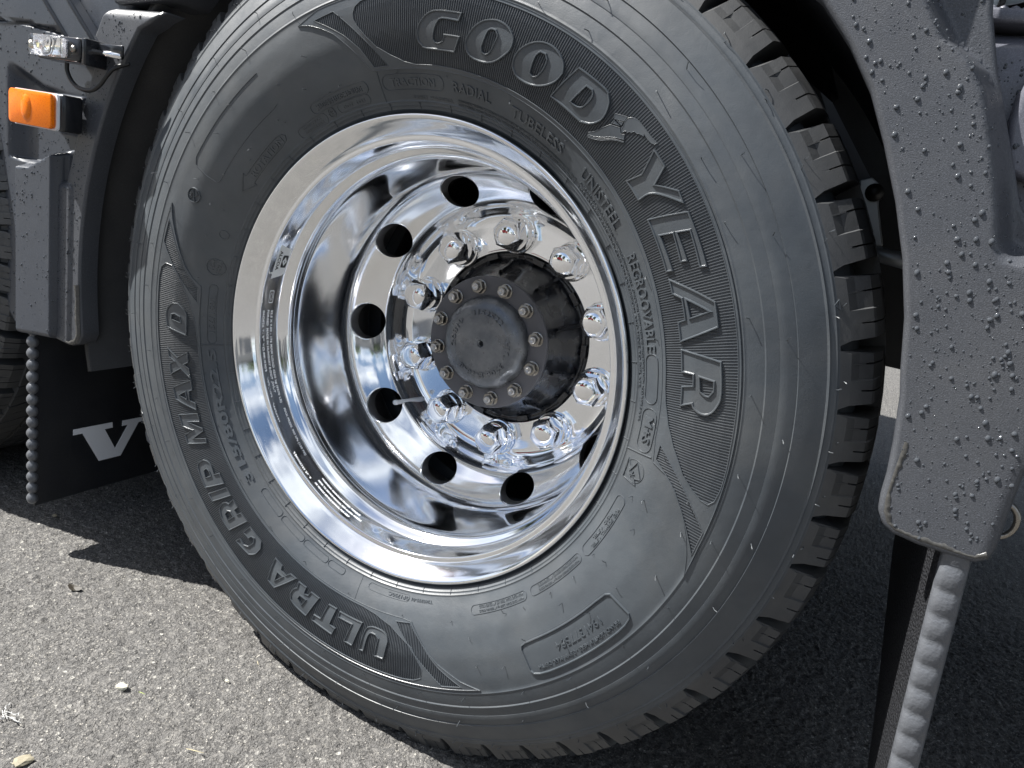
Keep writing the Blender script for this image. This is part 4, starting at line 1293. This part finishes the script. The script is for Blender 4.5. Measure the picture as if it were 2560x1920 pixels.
# black inner arch
def archwall(name, a0, a1, r, y0, y1, n=48):
    V = []; F = []
    for i in range(n + 1):
        a = R(a0 + (a1 - a0) * i / n)
        for rr_, y in ((r, y0), (r, y1), (r + .012, y1), (r + .012, y0)): V.append((rr_ * math.cos(a), y, AX + rr_ * math.sin(a)))
    for i in range(n):
        for k in range(4):
            k2 = (k + 1) % 4
            F.append((i * 4 + k, i * 4 + 4 + k, i * 4 + 4 + k2, i * 4 + k2))
    return pyd(name, V, F, M['liner'], truck, True)
archwall('wheel_arch', 54, 196, .600, -.022, .74)
archwall('wheel_arch', 3, 54, .590, -.030, .30)
V, F = [], []
# closing wall in front of the arch (between strip and the body), and behind
def box(x0, x1, y0, y1, z0, z1, bev=0.0):
    bm = bmesh.new()
    bmesh.ops.create_cube(bm, size=1)
    for v in bm.verts:
        v.co = Vector(((x0 + x1) / 2 + v.co.x * (x1 - x0), (y0 + y1) / 2 + v.co.y * (y1 - y0), (z0 + z1) / 2 + v.co.z * (z1 - z0)))
    if bev: bmesh.ops.bevel(bm, geom=bm.verts[:] + bm.edges[:], offset=bev, segments=3, affect='EDGES', profile=.5)
    return bm
def boxo(name, dims, mat, parent, bev=0.0):
    o = bmo(name, box(*dims, bev), mat, parent, bev > 0)
    if bev:
        try: o.data.set_sharp_from_angle(angle=R(40))
        except Exception: pass
    return o
boxo('arch_bulkhead', (-.690, -.625, .03, .74, .62, 1.10), M['liner'], truck)
boxo('chassis_rail', (-3.5, 3.2, .80, .89, .56, 1.135), M['liner'], truck)  # web made tall as a dark wall shutting out sky in the wheel gap
boxo('chassis_rail', (-3.5, 3.2, 1.62, 1.71, .62, .92), M['liner'], truck)
boxo('axle_beam', (-.09, .09, .56, 1.95, .42, .62), M['liner'], truck, .03)
boxo('shade_deck', (-3.6, 3.2, .06, 2.48, 1.14, 1.30), M['liner'], truck, .01)  # unseen slab added overhead so the ground under the truck stays dark
boxo('side_body', (-3.6, 3.2, .10, 2.44, 1.301, 2.9), M['body'], truck, .02)
# far side wheels of the pair, plain tyres
for cx_ in (0.0, -1.385):
    V, F = lathe([(.10, 2.05), (.28, 2.06), (.30, 1.90), (.46, 1.88), (.52, 1.90), (.5395, 1.93), (.5395, 2.42), (.46, 2.46), (.30, 2.44), (.28, 2.40), (.10, 2.30)], 90, 0, AX)
    o = pyd('far_tyre', V, F, M['rubber'], truck, True); o.location = (cx_, .0, .016)
# pieces glimpsed between the tyre and the rear mudguard
V, F = [], []
def prism(pts, y0, y1, bev=0.0):
    bm = bmesh.new()
    vs = [bm.verts.new((x, y0, z)) for x, z in pts]
    f = bm.faces.new(vs)
    r = bmesh.ops.extrude_face_region(bm, geom=[f])
    for g in r['geom']:
        if isinstance(g, bmesh.types.BMVert): g.co.y = y1
    if bev: bmesh.ops.bevel(bm, geom=[e for e in bm.edges], offset=bev, segments=2, affect='EDGES', profile=.5)
    return bm
bmo('stay_plate', prism([(.366, .962), (.385, .950), (.470, .845), (.476, .800), (.455, .820), (.395, .915)], .40, .41), M['dull'], truck)
bmo('stay_bracket', prism([(.447, .852), (.462, .858), (.474, .850), (.480, .822), (.500, .770), (.488, .768), (.470, .806), (.452, .832)], .395, .408, .002), M['galv'], truck)
V, F = tube([(.470, .385, .838), (.470, .420, .838)], .012, 16); pyd('stay_bolt', V, F, M['cable'], truck, True)
V, F = tube([(.44, .40, .764), (.60, .40, .748)], .011, 14); pyd('cross_pipe', V, F, M['galv'], truck, True)

# ------------------------------------------------------------- body side in front of the wheel
BP = [(-.615, .412), (-.640, .402), (-.677, .398), (-.720, .392), (-.758, .388), (-.785, .393), (-.802, .410), (-.809, .440)] + arcp(.580, -4, 62, 24, -1.385) + [(-1.11, 1.25), (-.46, 1.25), (-.50, .92), (-.585, .75), (-.612, .60)]
def y_bp(X, Z):
    y = np.full(X.shape, -.028)
    zl = np.interp(X, [-.75, -.699, -.643, -.60], [.668, .672, .698, .705])       # ledge line
    below = sstep((zl - Z) / .010)
    col_ = sstep((X + .752) / .022) * sstep((-.640 - X) / .010 + 1.0)
    y = y - .026 * below * col_
    zt = np.interp(X, [-.84, -.76, -.70, -.64], [.832, .812, .792, .785])          # top of the pocket
    pocket = sstep((zt - Z) / .022) * sstep((Z - zl) / .006) * sstep((X + .80) / .03)
    y = y + .020 * pocket
    # lamp pad
    y = y - .022 * sstep((.052 - np.abs(X + .640)) / .010) * sstep((.030 - np.abs(Z - .752)) / .008)
    g = np.abs(Z - np.interp(X, [-.83, -.74, -.66, -.61], [.8785, .875, .867, .860]))
    y = y + .008 * (1 - sstep((g - .0012) / .0018)) * (X < -.622)
    y = y - .003 * sstep((Z - .872) / .004) * (X < -.62)
    y = y + .010 * sstep((Z - .88) / .3)
    return y
bp = panel('body_side', BP, y_bp, M['body'], truck, .005, .009, .05)
bp['label'] = 'dark blue-grey moulded body side with a moulded ledge'
# slanting trim strip with two pale edges
d1 = Vector((-.062, 0, .055)).normalized()
for nm, a, wd, mt, th_ in (('trim_strip', (-.585, .835), .056, 'gblack', .004),):
    o0 = Vector((-.602, 0, .842)); o1 = Vector((-.535, 0, .842))
    V = []; F = []
    for k in range(2):
        for s, o_ in enumerate((o0, o1)):
            p = o_ + d1 * (.36 * k)
            V += [(p.x, -.046, p.z), (p.x, -.030, p.z)]
    F = [(0, 2, 6, 4), (0, 4, 5, 1), (2, 3, 7, 6), (0, 1, 3, 2)]
    ts = pyd('trim_strip', V, F, M['body'], truck)
    for o_ in (o0 + Vector((.004, 0, 0)), o1 - Vector((.004, 0, 0))):
        V, F = tube([o_ + Vector((0, -.0465, 0)), o_ + d1 * .36 + Vector((0, -.0465, 0))], .0032, 10)
        pyd('trim_edge', V, F, M['bead'], ts, True)

# amber side marker
am = bmo('marker_light', prism([(-.683, .7275), (-.681, .7775), (-.572, .7775), (-.572, .7265)], -.078, -.048, .004), M['gblack'], truck, True)
am['label'] = 'rectangular amber marker light in a black base'
def rrect(x0, x1, z0, z1, r, n=5):
    out = []
    for cx_, cz_, a0 in ((x1 - r, z1 - r, 0), (x0 + r, z1 - r, 90), (x0 + r, z0 + r, 180), (x1 - r, z0 + r, 270)):
        for i in range(n + 1):
            a = R(a0 + 90 * i / n); out.append((cx_ + r * math.cos(a), cz_ + r * math.sin(a)))
    return out
bmo('lamp_gasket', prism(rrect(-.685, -.579, .7262, .7770, .007), -.0815, -.0775), M['white'], am)
bmo('reflector_plate', prism(rrect(-.6825, -.5825, .7285, .7745, .006), -.0835, -.0816), M['reflex'], am)
# lens shell: front and rounded walls, hollow look given by the plate behind
bmo('amber_lens', prism(rrect(-.6835, -.5815, .7275, .7755, .007), -.0895, -.0838, .0012), M['amber'], am, True)
V, F = lathe([(.0005, -.0930), (.006, -.0926), (.0105, -.0915), (.0125, -.0897)], 20, -.640, .752)
V = [(x, y, .752 + (z - .752) * 1.45) for x, y, z in V]
pyd('lens_bulge', V, F, M['amber'], am, True)
V, F = lathe([(.0005, -.0842), (.004, -.0848), (.0075, -.0840)], 16, -.640, .752)
pyd('bulb_window', V, F, M['reflector'], am, True)

# clear four-led strobe
st = bmo('strobe_light', prism([(-.607, .826), (-.602, .820), (-.512, .820), (-.507, .825), (-.507, .847), (-.512, .852), (-.602, .852), (-.607, .846)], -.096, -.066, .002), M['gblack'], truck, True)
st['label'] = 'small clear four-lamp strobe light on a bracket'
bmo('strobe_reflector', prism(rrect(-.603, -.533, .8235, .8485, .004), -.0985, -.0963), M['reflector'], st)
for k in range(4):
    x = -.592 + .0155 * k
    boxo('led', (x - .0022, x + .0022, -.1000, -.0986, .8335, .8385), M['led'], st)
    V, F = lathe([(.0028, -.0987), (.0048, -.1010), (.0058, -.1012)], 16, x, .8362)
    pyd('led_cup', V, F, M['reflector'], st, True)
for k in range(16):
    x = -.6005 + .0043 * k
    boxo('lens_rib', (x - .0008, x + .0008, -.1040, -.1030, .8250, .8300), M['clear'], st)
bmo('strobe_lens', prism(rrect(-.605, -.531, .8220, .8500, .006), -.1075, -.1045, .001), M['clear'], st, True)
for x in (-.6075, -.519):
    V, F = tube([(x, -.099, .8365), (x, -.094, .8365)], .0042, 12); pyd('screw', V, F, M['nut'], st, True)
boxo('strobe_bracket', (-.507, -.4985, -.094, -.060, .818, .853), M['gblack'], st, .002)
boxo('strobe_bracket', (-.500, -.448, -.075, -.071, .836, .851), M['gblack'], st, .0015)
V, F = tube([(-.500, -.080, .8385), (-.452, -.072, .8370)], .0040, 12); pyd('bracket_rod', V, F, M['chrome'], st, True)
st.location = (-.0365, .022, .0030)
# cable loop under the strobe
pts = [(-.546, -.060, .822), (-.548, -.060, .808), (-.542, -.058, .794), (-.530, -.056, .786), (-.515, -.054, .785), (-.500, -.050, .793), (-.490, -.046, .808), (-.484, -.040, .824), (-.478, -.02, .84)]
pts = [(-.590, -.062, .822), (-.590, -.062, .812), (-.584, -.060, .800), (-.573, -.058, .792), (-.558, -.056, .789), (-.543, -.054, .791), (-.530, -.052, .800), (-.520, -.050, .812), (-.512, -.045, .824), (-.50, -.03, .835)]
def smooth3(P, n=6):
    P = [Vector(p) for p in P]; out = []
    for i in range(len(P) - 1):
        p0, p1, p2, p3 = P[max(i - 1, 0)], P[i], P[i + 1], P[min(i + 2, len(P) - 1)]
        for s in range(n):
            t = s / n
            out.append(.5 * ((2 * p1) + (p2 - p0) * t + (2 * p0 - 5 * p1 + 4 * p2 - p3) * t * t + (3 * p1 - p0 - 3 * p2 + p3) * t ** 3))
    return out + [P[-1]]
V, F = tube(smooth3(pts), .0030, 10); pyd('cable', V, F, M['cable'], truck, True)
bmo('paper_tag', prism([(-.591, .770), (-.580, .788), (-.573, .790), (-.575, .772)], -.035, -.0345), M['white'], truck)

# ------------------------------------------------------------- mud flaps
def flap_left():
    x = -.700
    bm = box(x - .010, x, -.040, .46, .080, .60)
    o = bmo('mud_flap', bm, M['flap'], truck)
    o['label'] = 'black mud flap with a large white letter V'
    # scalloped outer edge
    V = []; F = []
    n = 14; z = .083; k = 0
    rows_ = []
    while z < .60:
        rows_.append(z); z += .0205 / 8
    for z in rows_:
        ph = (z - .083) / .0205
        rr_ = .0042 + .0072 * abs(math.sin(math.pi * ph)) ** .7
        for i in range(n):
            a = 2 * math.pi * i / n
            V.append((x - .006 + rr_ * .95 * math.cos(a), -.041 + rr_ * .75 * math.sin(a), z))
    for k in range(len(rows_) - 1):
        for i in range(n):
            j = (i + 1) % n
            F.append((k * n + i, k * n + j, (k + 1) * n + j, (k + 1) * n + i))
    F.append(tuple(range(n)))
    pyd('flap_edge', V, F, M['bead'], o, True)
    VL = [(.026, .210), (.101, .209), (.102, .198), (.086, .198), (.108, .154), (.133, .197), (.121, .197), (.122, .208), (.165, .207), (.165, .199), (.156, .198), (.120, .136), (.076, .136), (.043, .199), (.026, .199)]
    bm = bmesh.new()
    f = bm.faces.new([bm.verts.new((x + .0003, y, z)) for y, z in VL])
    r = bmesh.ops.extrude_face_region(bm, geom=[f])
    for g in r['geom']:
        if isinstance(g, bmesh.types.BMVert): g.co.x = x + .0012
    bmo('letter', bm, M['white'], o)
    for i, ch in enumerate('OLVO'):
        m = text_mesh(ch, 3, 0, .03)
        xs = [v.co.x for v in m.vertices]; ys = [v.co.y for v in m.vertices]
        for v in m.vertices:
            v.co = Vector((x + .0010, .172 + i * .068 + (v.co.x - min(xs)) / (max(xs) - min(xs)) * .060, .136 + (v.co.y - min(ys)) / (max(ys) - min(ys)) * .073))
        link('letter', m, M['white'], o)
flap_left()
def flap_right():
    oe = [(.612, -.028, .60), (.6165, -.030, .512), (.625, -.032, .40), (.634, -.034, .29), (.643, -.036, .18), (.654, -.038, .05)]
    ie = [(.60, .40, .60), (.606, .385, .50), (.618, .300, .38), (.632, .250, .29), (.648, .235, .20), (.668, .222, .09)]
    zz = [.60 - .0027 * i for i in range(204)]
    def ev(P, z):
        P = P[::-1]
        return (float(np.interp(z, [p[2] for p in P], [p[0] for p in P])), float(np.interp(z, [p[2] for p in P], [p[1] for p in P])))
    V = []; F = []
    NU = 26
    for z in zz:
        xo, yo = ev(oe, z); xi, yi = ev(ie, z)
        for u in range(NU + 1):
            t = u / NU
            V.append((xo + (xi - xo) * t - .004 * math.sin(t * math.pi), yo + (yi - yo) * t, z))
    for k in range(len(zz) - 1):
        for u in range(NU):
            a = k * (NU + 1) + u
            F.append((a, a + 1, a + NU + 2, a + NU + 1))
    o = pyd('mud_flap', V, F, M['bristle'], truck, True)
    o['label'] = 'leaning black mud flap hanging under the broad mudguard'
    # thick corrugated outer edge
    V = []; F = []
    for z in zz:
        xo, yo = ev(oe, z)
        ph = (z - .60) / .0245
        wv = .0045 * abs(math.sin(math.pi * ph)) ** .8
        V += [(xo - .001, yo + .002, z), (xo + .000, yo - .0030 - wv * .5, z), (xo + .005, yo - .0042 - wv * .8, z), (xo + .015, yo - .0046 - wv * .7, z), (xo + .0215, yo - .0030 - wv * .25, z), (xo + .0230, yo + .001, z), (xo + .0230, yo + .30, z)]
    for k in range(len(zz) - 1):
        for u in range(6):
            a = k * 7 + u
            F.append((a, a + 1, a + 8, a + 7))
    pyd('flap_edge', V, F, M['bead'], o, True)
N = Nodes('bristle_flap'); N.set(N.mix(N.noise(240, 2), (.006, .0065, .008), (.020, .021, .025)), .5); N.bump(N.voro(330), 1.0, .003); M['bristle'] = N.m
flap_right()
V = []; F = []
for i in range(28):
    a = 2 * math.pi * i / 28
    for k in range(8):
        b = 2 * math.pi * k / 8
        V.append((.664 + (.0145 + .0030 * math.cos(b)) * math.cos(a), .05 + .0022 * math.sin(b), .532 + (.0175 + .0030 * math.cos(b)) * math.sin(a)))
for i in range(28):
    for k in range(8): F.append((i * 8 + k, ((i + 1) % 28) * 8 + k, ((i + 1) % 28) * 8 + (k + 1) % 8, i * 8 + (k + 1) % 8))
pyd('ring', V, F, M['nut'], truck, True)

# ------------------------------------------------------------- tank cover and hose behind the mudguard
TP = [(.72, .66), (1.5, .66), (1.5, .9505), (.512, .9535), (.520, .900), (.56, .85), (.60, .77)]
tk = panel('tank_cover', TP, lambda X, Z: .020 + .03 * sstep((Z - .935) / .03), M['tankpaint'], truck, .03, .008, .03)
tk['label'] = 'smooth lilac-grey tank cover beaded with rain behind the mudguard'
boxo('tank_lid', (.508, 1.5, .018, .5, .9555, .9675), M['tankpaint'], truck, .003)
for k in range(12):
    V, F = lathe([(.0038, -.002), (.0034, -.0045), (.0005, -.006)], 14, 0, 0)
    o = pyd('lid_rivet', [(.528 + .0085 * k + x, .035 - z, .9675 - y) for x, y, z in V], F, M['tankpaint'], truck, True)
CP = [(.605, .945), (.585, .937), (.571, .921), (.5645, .900), (.5645, .875), (.568, .852), (.575, .835), (.72, .80), (.95, .80), (.95, .945)]
cpn = panel('round_cover', CP, lambda X, Z: np.full(X.shape, .002), M['tankpaint'], truck, .02, .006, .02)
V, F = tube(smooth3([(.505, .05, 1.000), (.520, .05, .9905), (.536, .05, .9885), (.552, .05, .9935), (.570, .05, 1.005), (.60, .05, 1.03), (.66, .05, 1.07)], 8), .0105, 18)
hs2_ = pyd('hose', V, F, M['hose'], truck, True)
boxo('hose_strap', (.5315, .5365, .036, .0645, .975, 1.03), M['cable'], hs2_, .001)
boxo('strap_buckle', (.5295, .5385, .0325, .0375, .9785, .9865), M['cable'], hs2_, .001)

# ------------------------------------------------------------- rain drops on the painted and plastic sides
def inpoly(x, z, poly):
    c = False; n = len(poly)
    for i in range(n):
        ax, az = poly[i]; bx, bz = poly[(i + 1) % n]
        if (az > z) != (bz > z) and x < (bx - ax) * (z - az) / (bz - az) + ax: c = not c
    return c
V = []; F = []
dr = random.Random(21)
def drop(x, y, z, r, el=1.0):
    b = len(V); n = 10
    for k, (f, h) in enumerate(((1.0, 0), (.90, .32), (.62, .60), (.25, .74))):
        for i in range(n):
            a = 2 * math.pi * i / n
            V.append((x + r * f * math.cos(a), y - r * h, z + r * f * math.sin(a) * el - .25 * r * (h > .2)))
    V.append((x, y - r * .78, z - .25 * r))
    for k in range(3):
        for i in range(n):
            j = (i + 1) % n
            F.append((b + k * n + i, b + k * n + j, b + (k + 1) * n + j, b + (k + 1) * n + i))
    for i in range(n): F.append((b + 3 * n + i, b + 3 * n + (i + 1) % n, b + 4 * n))
def scatter(poly, fun, n, lo, hi, box_, margin=.006):
    cnt = 0; tries = 0
    clus = [(dr.uniform(box_[0], box_[1]), dr.uniform(box_[2], box_[3])) for _ in range(14)]
    while cnt < n and tries < n * 20:
        tries += 1
        if dr.random() < .3:
            c = dr.choice(clus); x = dr.gauss(c[0], .03); z = dr.gauss(c[1], .045)
        else:
            x = dr.uniform(box_[0], box_[1]); z = dr.uniform(box_[2], box_[3])
        if not inpoly(x, z, poly): continue
        A = np.array([x]); Z_ = np.array([z])
        if dist_poly(A, Z_, poly)[0] < margin: continue
        y = float(fun(A, Z_)[0])
        r = lo + (hi - lo) * dr.random() ** 5
        drop(x, y + .0001, z, r, dr.uniform(.9, 1.4))
        cnt += 1
scatter(RS, y_rs, 850, .0006, .0024, (.40, .66, .51, .97))
scatter(LS, y_ls, 420, .0008, .0019, (-.66, -.43, .40, .90))
scatter(BP, y_bp, 800, .0008, .0020, (-.86, -.60, .40, .95))
scatter(TP, lambda X, Z: np.full(X.shape, .0205), 240, .0010, .0025, (.50, .62, .80, .94))
scatter(CP, lambda X, Z: np.full(X.shape, .0022), 160, .0010, .0022, (.56, .66, .80, .94))
dp = pyd('rain_drops', V, F, M['water'], None, True)
tag(dp, 'small clear rain drops beaded on the grey mudguards and body side', 'water drops', kind='stuff')

# ------------------------------------------------------------- litter on the asphalt
def pebble(x, y, r, mat, label, cat='pebble', sx=1.3, sz=.7, seed=1, rot=0):
    bm = bmesh.new()
    bmesh.ops.create_icosphere(bm, subdivisions=2, radius=1)
    q = random.Random(seed)
    for v in bm.verts:
        k = 1 + q.uniform(-.16, .16)
        p = v.co * k
        p = Matrix.Rotation(rot, 3, 'Z') @ Vector((p.x * r * sx, p.y * r, p.z * r * sz))
        v.co = p
    o = bmo('pebble', bm, mat, None, False)
    o.location = (x, y, r * sz * .55)
    tag(o, label, cat)
N = Nodes('pale_stone'); N.set(N.mix(N.noise(300, 4), (.42, .40, .30), (.58, .56, .47)), .8); M['stone'] = N.m
N = Nodes('yellow_stone'); N.set(N.mix(N.noise(300, 4), (.20, .18, .13), (.28, .25, .18)), .8); M['stone2'] = N.m
N = Nodes('straw'); N.set((.50, .44, .28), .6); M['straw'] = N.m
N = Nodes('white_lint'); N.set((.45, .45, .44), .8); M['lint'] = N.m
pebble(-.270, -.172, .0062, M['stone'], 'pale greenish pebble alone on the sunlit asphalt, the largest near the middle', seed=3, rot=.3)
pebble(-.243, -.318, .0085, M['stone2'], 'yellowish flat stone at the bottom left edge of the asphalt', seed=5, rot=1.0, sz=.35)
pebble(-.175, -.074, .0026, M['stone'], 'tiny white chip of stone close below the tyre', seed=8, sz=.6)
pebble(-.782, .045, .0040, M['stone2'], 'small sandy pebble in the shade by the left mud flap', seed=9)
def sliver(x, y, ln, ang, wd, mat, label, cat, bend=.1):
    V = []; F = []
    n = 6
    for i in range(n + 1):
        t = i / n - .5
        px = x + math.cos(ang) * ln * t - math.sin(ang) * bend * ln * (t * t)
        py_ = y + math.sin(ang) * ln * t + math.cos(ang) * bend * ln * (t * t)
        w_ = wd * (1 - abs(t) * 1.2)
        z = .0022 + .0012 * math.cos(t * 3)
        V += [(px - math.sin(ang) * w_, py_ + math.cos(ang) * w_, z), (px + math.sin(ang) * w_, py_ - math.cos(ang) * w_, z), (px, py_, z + wd)]
    for i in range(n):
        a = i * 3
        F += [(a, a + 2, a + 5, a + 3), (a + 2, a + 1, a + 4, a + 5), (a + 1, a, a + 3, a + 4)]
    o = pyd(cat.replace(' ', '_'), V, F, mat)
    tag(o, label, cat)
sliver(-.102, -.190, .024, .35, .0007, M['straw'], 'pale dry straw lying on the asphalt near the bottom edge', 'straw')
N = Nodes('grass_bit'); N.set((.30, .36, .10), .6); M['grass'] = N.m
sliver(-.239, -.164, .011, .2, .0006, M['grass'], 'short green grass bit beside the lone pebble', 'grass blade')
sliver(-.170, -.020, .010, -.6, .0005, M['straw'], 'short straw bit beside the white chip below the tyre', 'straw')
# tangled white lint at the left edge
V = []; F = []
lr = random.Random(2)
for k in range(9):
    p = Vector((-.330 + lr.uniform(-.012, .012), -.288 + lr.uniform(-.006, .006), .003))
    P_ = [p]
    for i in range(5):
        p = p + Vector((lr.uniform(-.006, .008), lr.uniform(-.004, .004), lr.uniform(-.001, .0012))); p.z = max(.002, p.z); P_.append(p)
    v_, f_ = tube(P_, .0005, 5)
    b = len(V); V += v_; F += [tuple(i + b for i in f) for f in f_]
o = pyd('lint', V, F, M['lint']); tag(o, 'tangle of white lint at the left edge of the asphalt', 'lint')
# dark pit in the asphalt: its shade drawn as a dark leaf
N = Nodes('pit_shade'); N.set((.022, .017, .010), .6); M['pitmark'] = N.m
V = []; F = []
for i in range(12):
    a = 2 * math.pi * i / 12
    r = .010 * (1 + .25 * math.sin(3 * a))
    V.append((-.535 + r * 1.5 * math.cos(a), -.073 + r * .6 * math.sin(a), .002 + .002 * math.sin(2 * a)))
V.append((-.535, -.073, .0005))
for i in range(12): F.append((i, (i + 1) % 12, 12))
o = pyd('pitmark', V, F, M['pitmark']); tag(o, 'shade of a pit drawn as a dark leaf on the sunlit asphalt below the shadow tip', 'pitmark')

# ------------------------------------------------------------- what stands behind the camera and shows in the chrome
N = Nodes('bark'); N.set((.10, .075, .05), .9); M['bark'] = N.m
N = Nodes('foliage'); N.set(N.mix(N.noise(3, 4), (.035, .060, .018), (.075, .105, .030)), .6); M['foliage'] = N.m
tr_ = random.Random(31)
def crown_mesh(seed):
    q = random.Random(seed); V = []; F = []
    blobs = [(Vector((q.uniform(-1.6, 1.6), q.uniform(-1.6, 1.6), q.uniform(3.0, 7.0))), q.uniform(1.0, 1.9)) for _ in range(11)]
    for c, r in blobs:
        for _ in range(230):
            d = Vector((q.gauss(0, 1), q.gauss(0, 1), q.gauss(0, 1))).normalized()
            p = c + d * r * q.uniform(.55, 1.05)
            u = Vector((q.gauss(0, 1), q.gauss(0, 1), q.gauss(0, 1))).normalized() * q.uniform(.10, .20); v = d.cross(u).normalized() * q.uniform(.08, .16)
            b = len(V); V += [tuple(p - u - v), tuple(p + u - v), tuple(p + u + v), tuple(p - u + v)]; F.append((b, b + 1, b + 2, b + 3))
    m = bpy.data.meshes.new('crown'); m.from_pydata(V, [], F); m.materials.append(M['foliage']); m.update(); return m
crowns = [crown_mesh(s) for s in (1, 2, 3)]
V, F = tube([(0, 0, 0), (.05, 0, 1.5), (-.05, .05, 3.2), (.0, 0, 5.0)], [.28, .21, .16, .05], 10)
trunkm = bpy.data.meshes.new('trunk'); trunkm.from_pydata(V, [], F); trunkm.materials.append(M['bark']); trunkm.update()
for k in range(16):
    a = R(186 + 178 * (k + tr_.uniform(-.3, .3)) / 15)
    d = tr_.uniform(34, 52)
    e = bpy.data.objects.new('leafy_tree', None); COL.objects.link(e)
    e.location = (d * math.cos(a), d * math.sin(a), 0)
    e.rotation_euler = (0, 0, tr_.uniform(0, 6))
    s = tr_.uniform(.9, 1.5); e.scale = (s, s, s)
    tag(e, 'leafy green tree in the row far behind the camera', 'tree', 'trees at the edge of the yard')
    for nm, m_ in (('trunk', trunkm), ('crown', crowns[k % 3])):
        o = bpy.data.objects.new(nm, m_); COL.objects.link(o); o.parent = e
# red lorry parked across the yard
N = Nodes('red_paint'); N.set((.50, .02, .02), .25); M['red'] = N.m
N = Nodes('dark_glass'); N.set((.02, .025, .03), .05); M['glass'] = N.m
N = Nodes('pale_wall'); N.set(N.mix(N.noise(2, 4), (.32, .31, .29), (.40, .39, .37)), .8); M['wall'] = N.m
def lorry(x, y, rz, label, paint):
    e = bpy.data.objects.new('parked_lorry', None); COL.objects.link(e)
    e.location = (x, y, 0); e.rotation_euler = (0, 0, rz)
    tag(e, label, 'lorry')
    boxo('cab', (-1.25, 1.25, -3.9, -1.7, .75, 3.3), paint, e, .12)
    boxo('windscreen', (-1.08, 1.08, -3.93, -3.885, 1.85, 2.75), M['glass'], e, .02)
    for s in (-1, 1): boxo('side_window', (min(s * 1.245, s * 1.262), max(s * 1.245, s * 1.262), -3.6, -2.7, 1.9, 2.7), M['glass'], e)
    boxo('bumper', (-1.25, 1.25, -4.02, -3.8, .35, .80), M['dull'], e, .04)
    for s in (-1, 1): boxo('headlight', (s * .95 - .2, s * .95 + .2, -4.05, -4.0, .85, 1.05), M['reflector'], e, .02)
    boxo('cargo_box', (-1.27, 1.27, -1.5, 5.6, 1.15, 3.8), paint, e, .03)
    boxo('frame', (-.45, .45, -3.6, 5.4, .75, 1.10), M['liner'], e)
    for yy in (-2.9, 2.6, 3.9):
        for s in (-1, 1):
            V, F = lathe([(.05, -.13), (.25, -.14), (.28, -.16), (.48, -.15), (.52, -.10), (.52, .10), (.48, .15), (.28, .16), (.05, .13)], 32)
            V = [(y_ + s * 1.08, yy + x_, .52 + z_) for x_, y_, z_ in V]
            pyd('wheel', V, F, M['rubber'], e, True)
lorry(-13.5, -30, R(70), 'red box lorry parked across the yard behind the camera', M['red'])
lorry(9.0, -23, R(100), 'white box lorry parked across the yard behind the camera', M['white'])
wl = bpy.data.objects.new('depot_building', None); COL.objects.link(wl); wl.location = (26, -30, 0); wl.rotation_euler = (0, 0, R(35))
tag(wl, 'long pale depot building with dark doors across the yard', 'building')
boxo('wall', (-14, 14, -4, 4, 0, 6.2), M['wall'], wl)
boxo('roof', (-14.4, 14.4, -4.4, 4.4, 6.2, 6.6), M['dull'], wl)
for k in range(5): boxo('door', (-12.5 + 5.4 * k, -9.0 + 5.4 * k, 3.98, 4.06, 0.0, 4.2), M['dull'], wl)
for k in range(5): boxo('door', (-12.5 + 5.4 * k, -9.0 + 5.4 * k, -4.06, -3.98, 0.0, 4.2), M['dull'], wl)
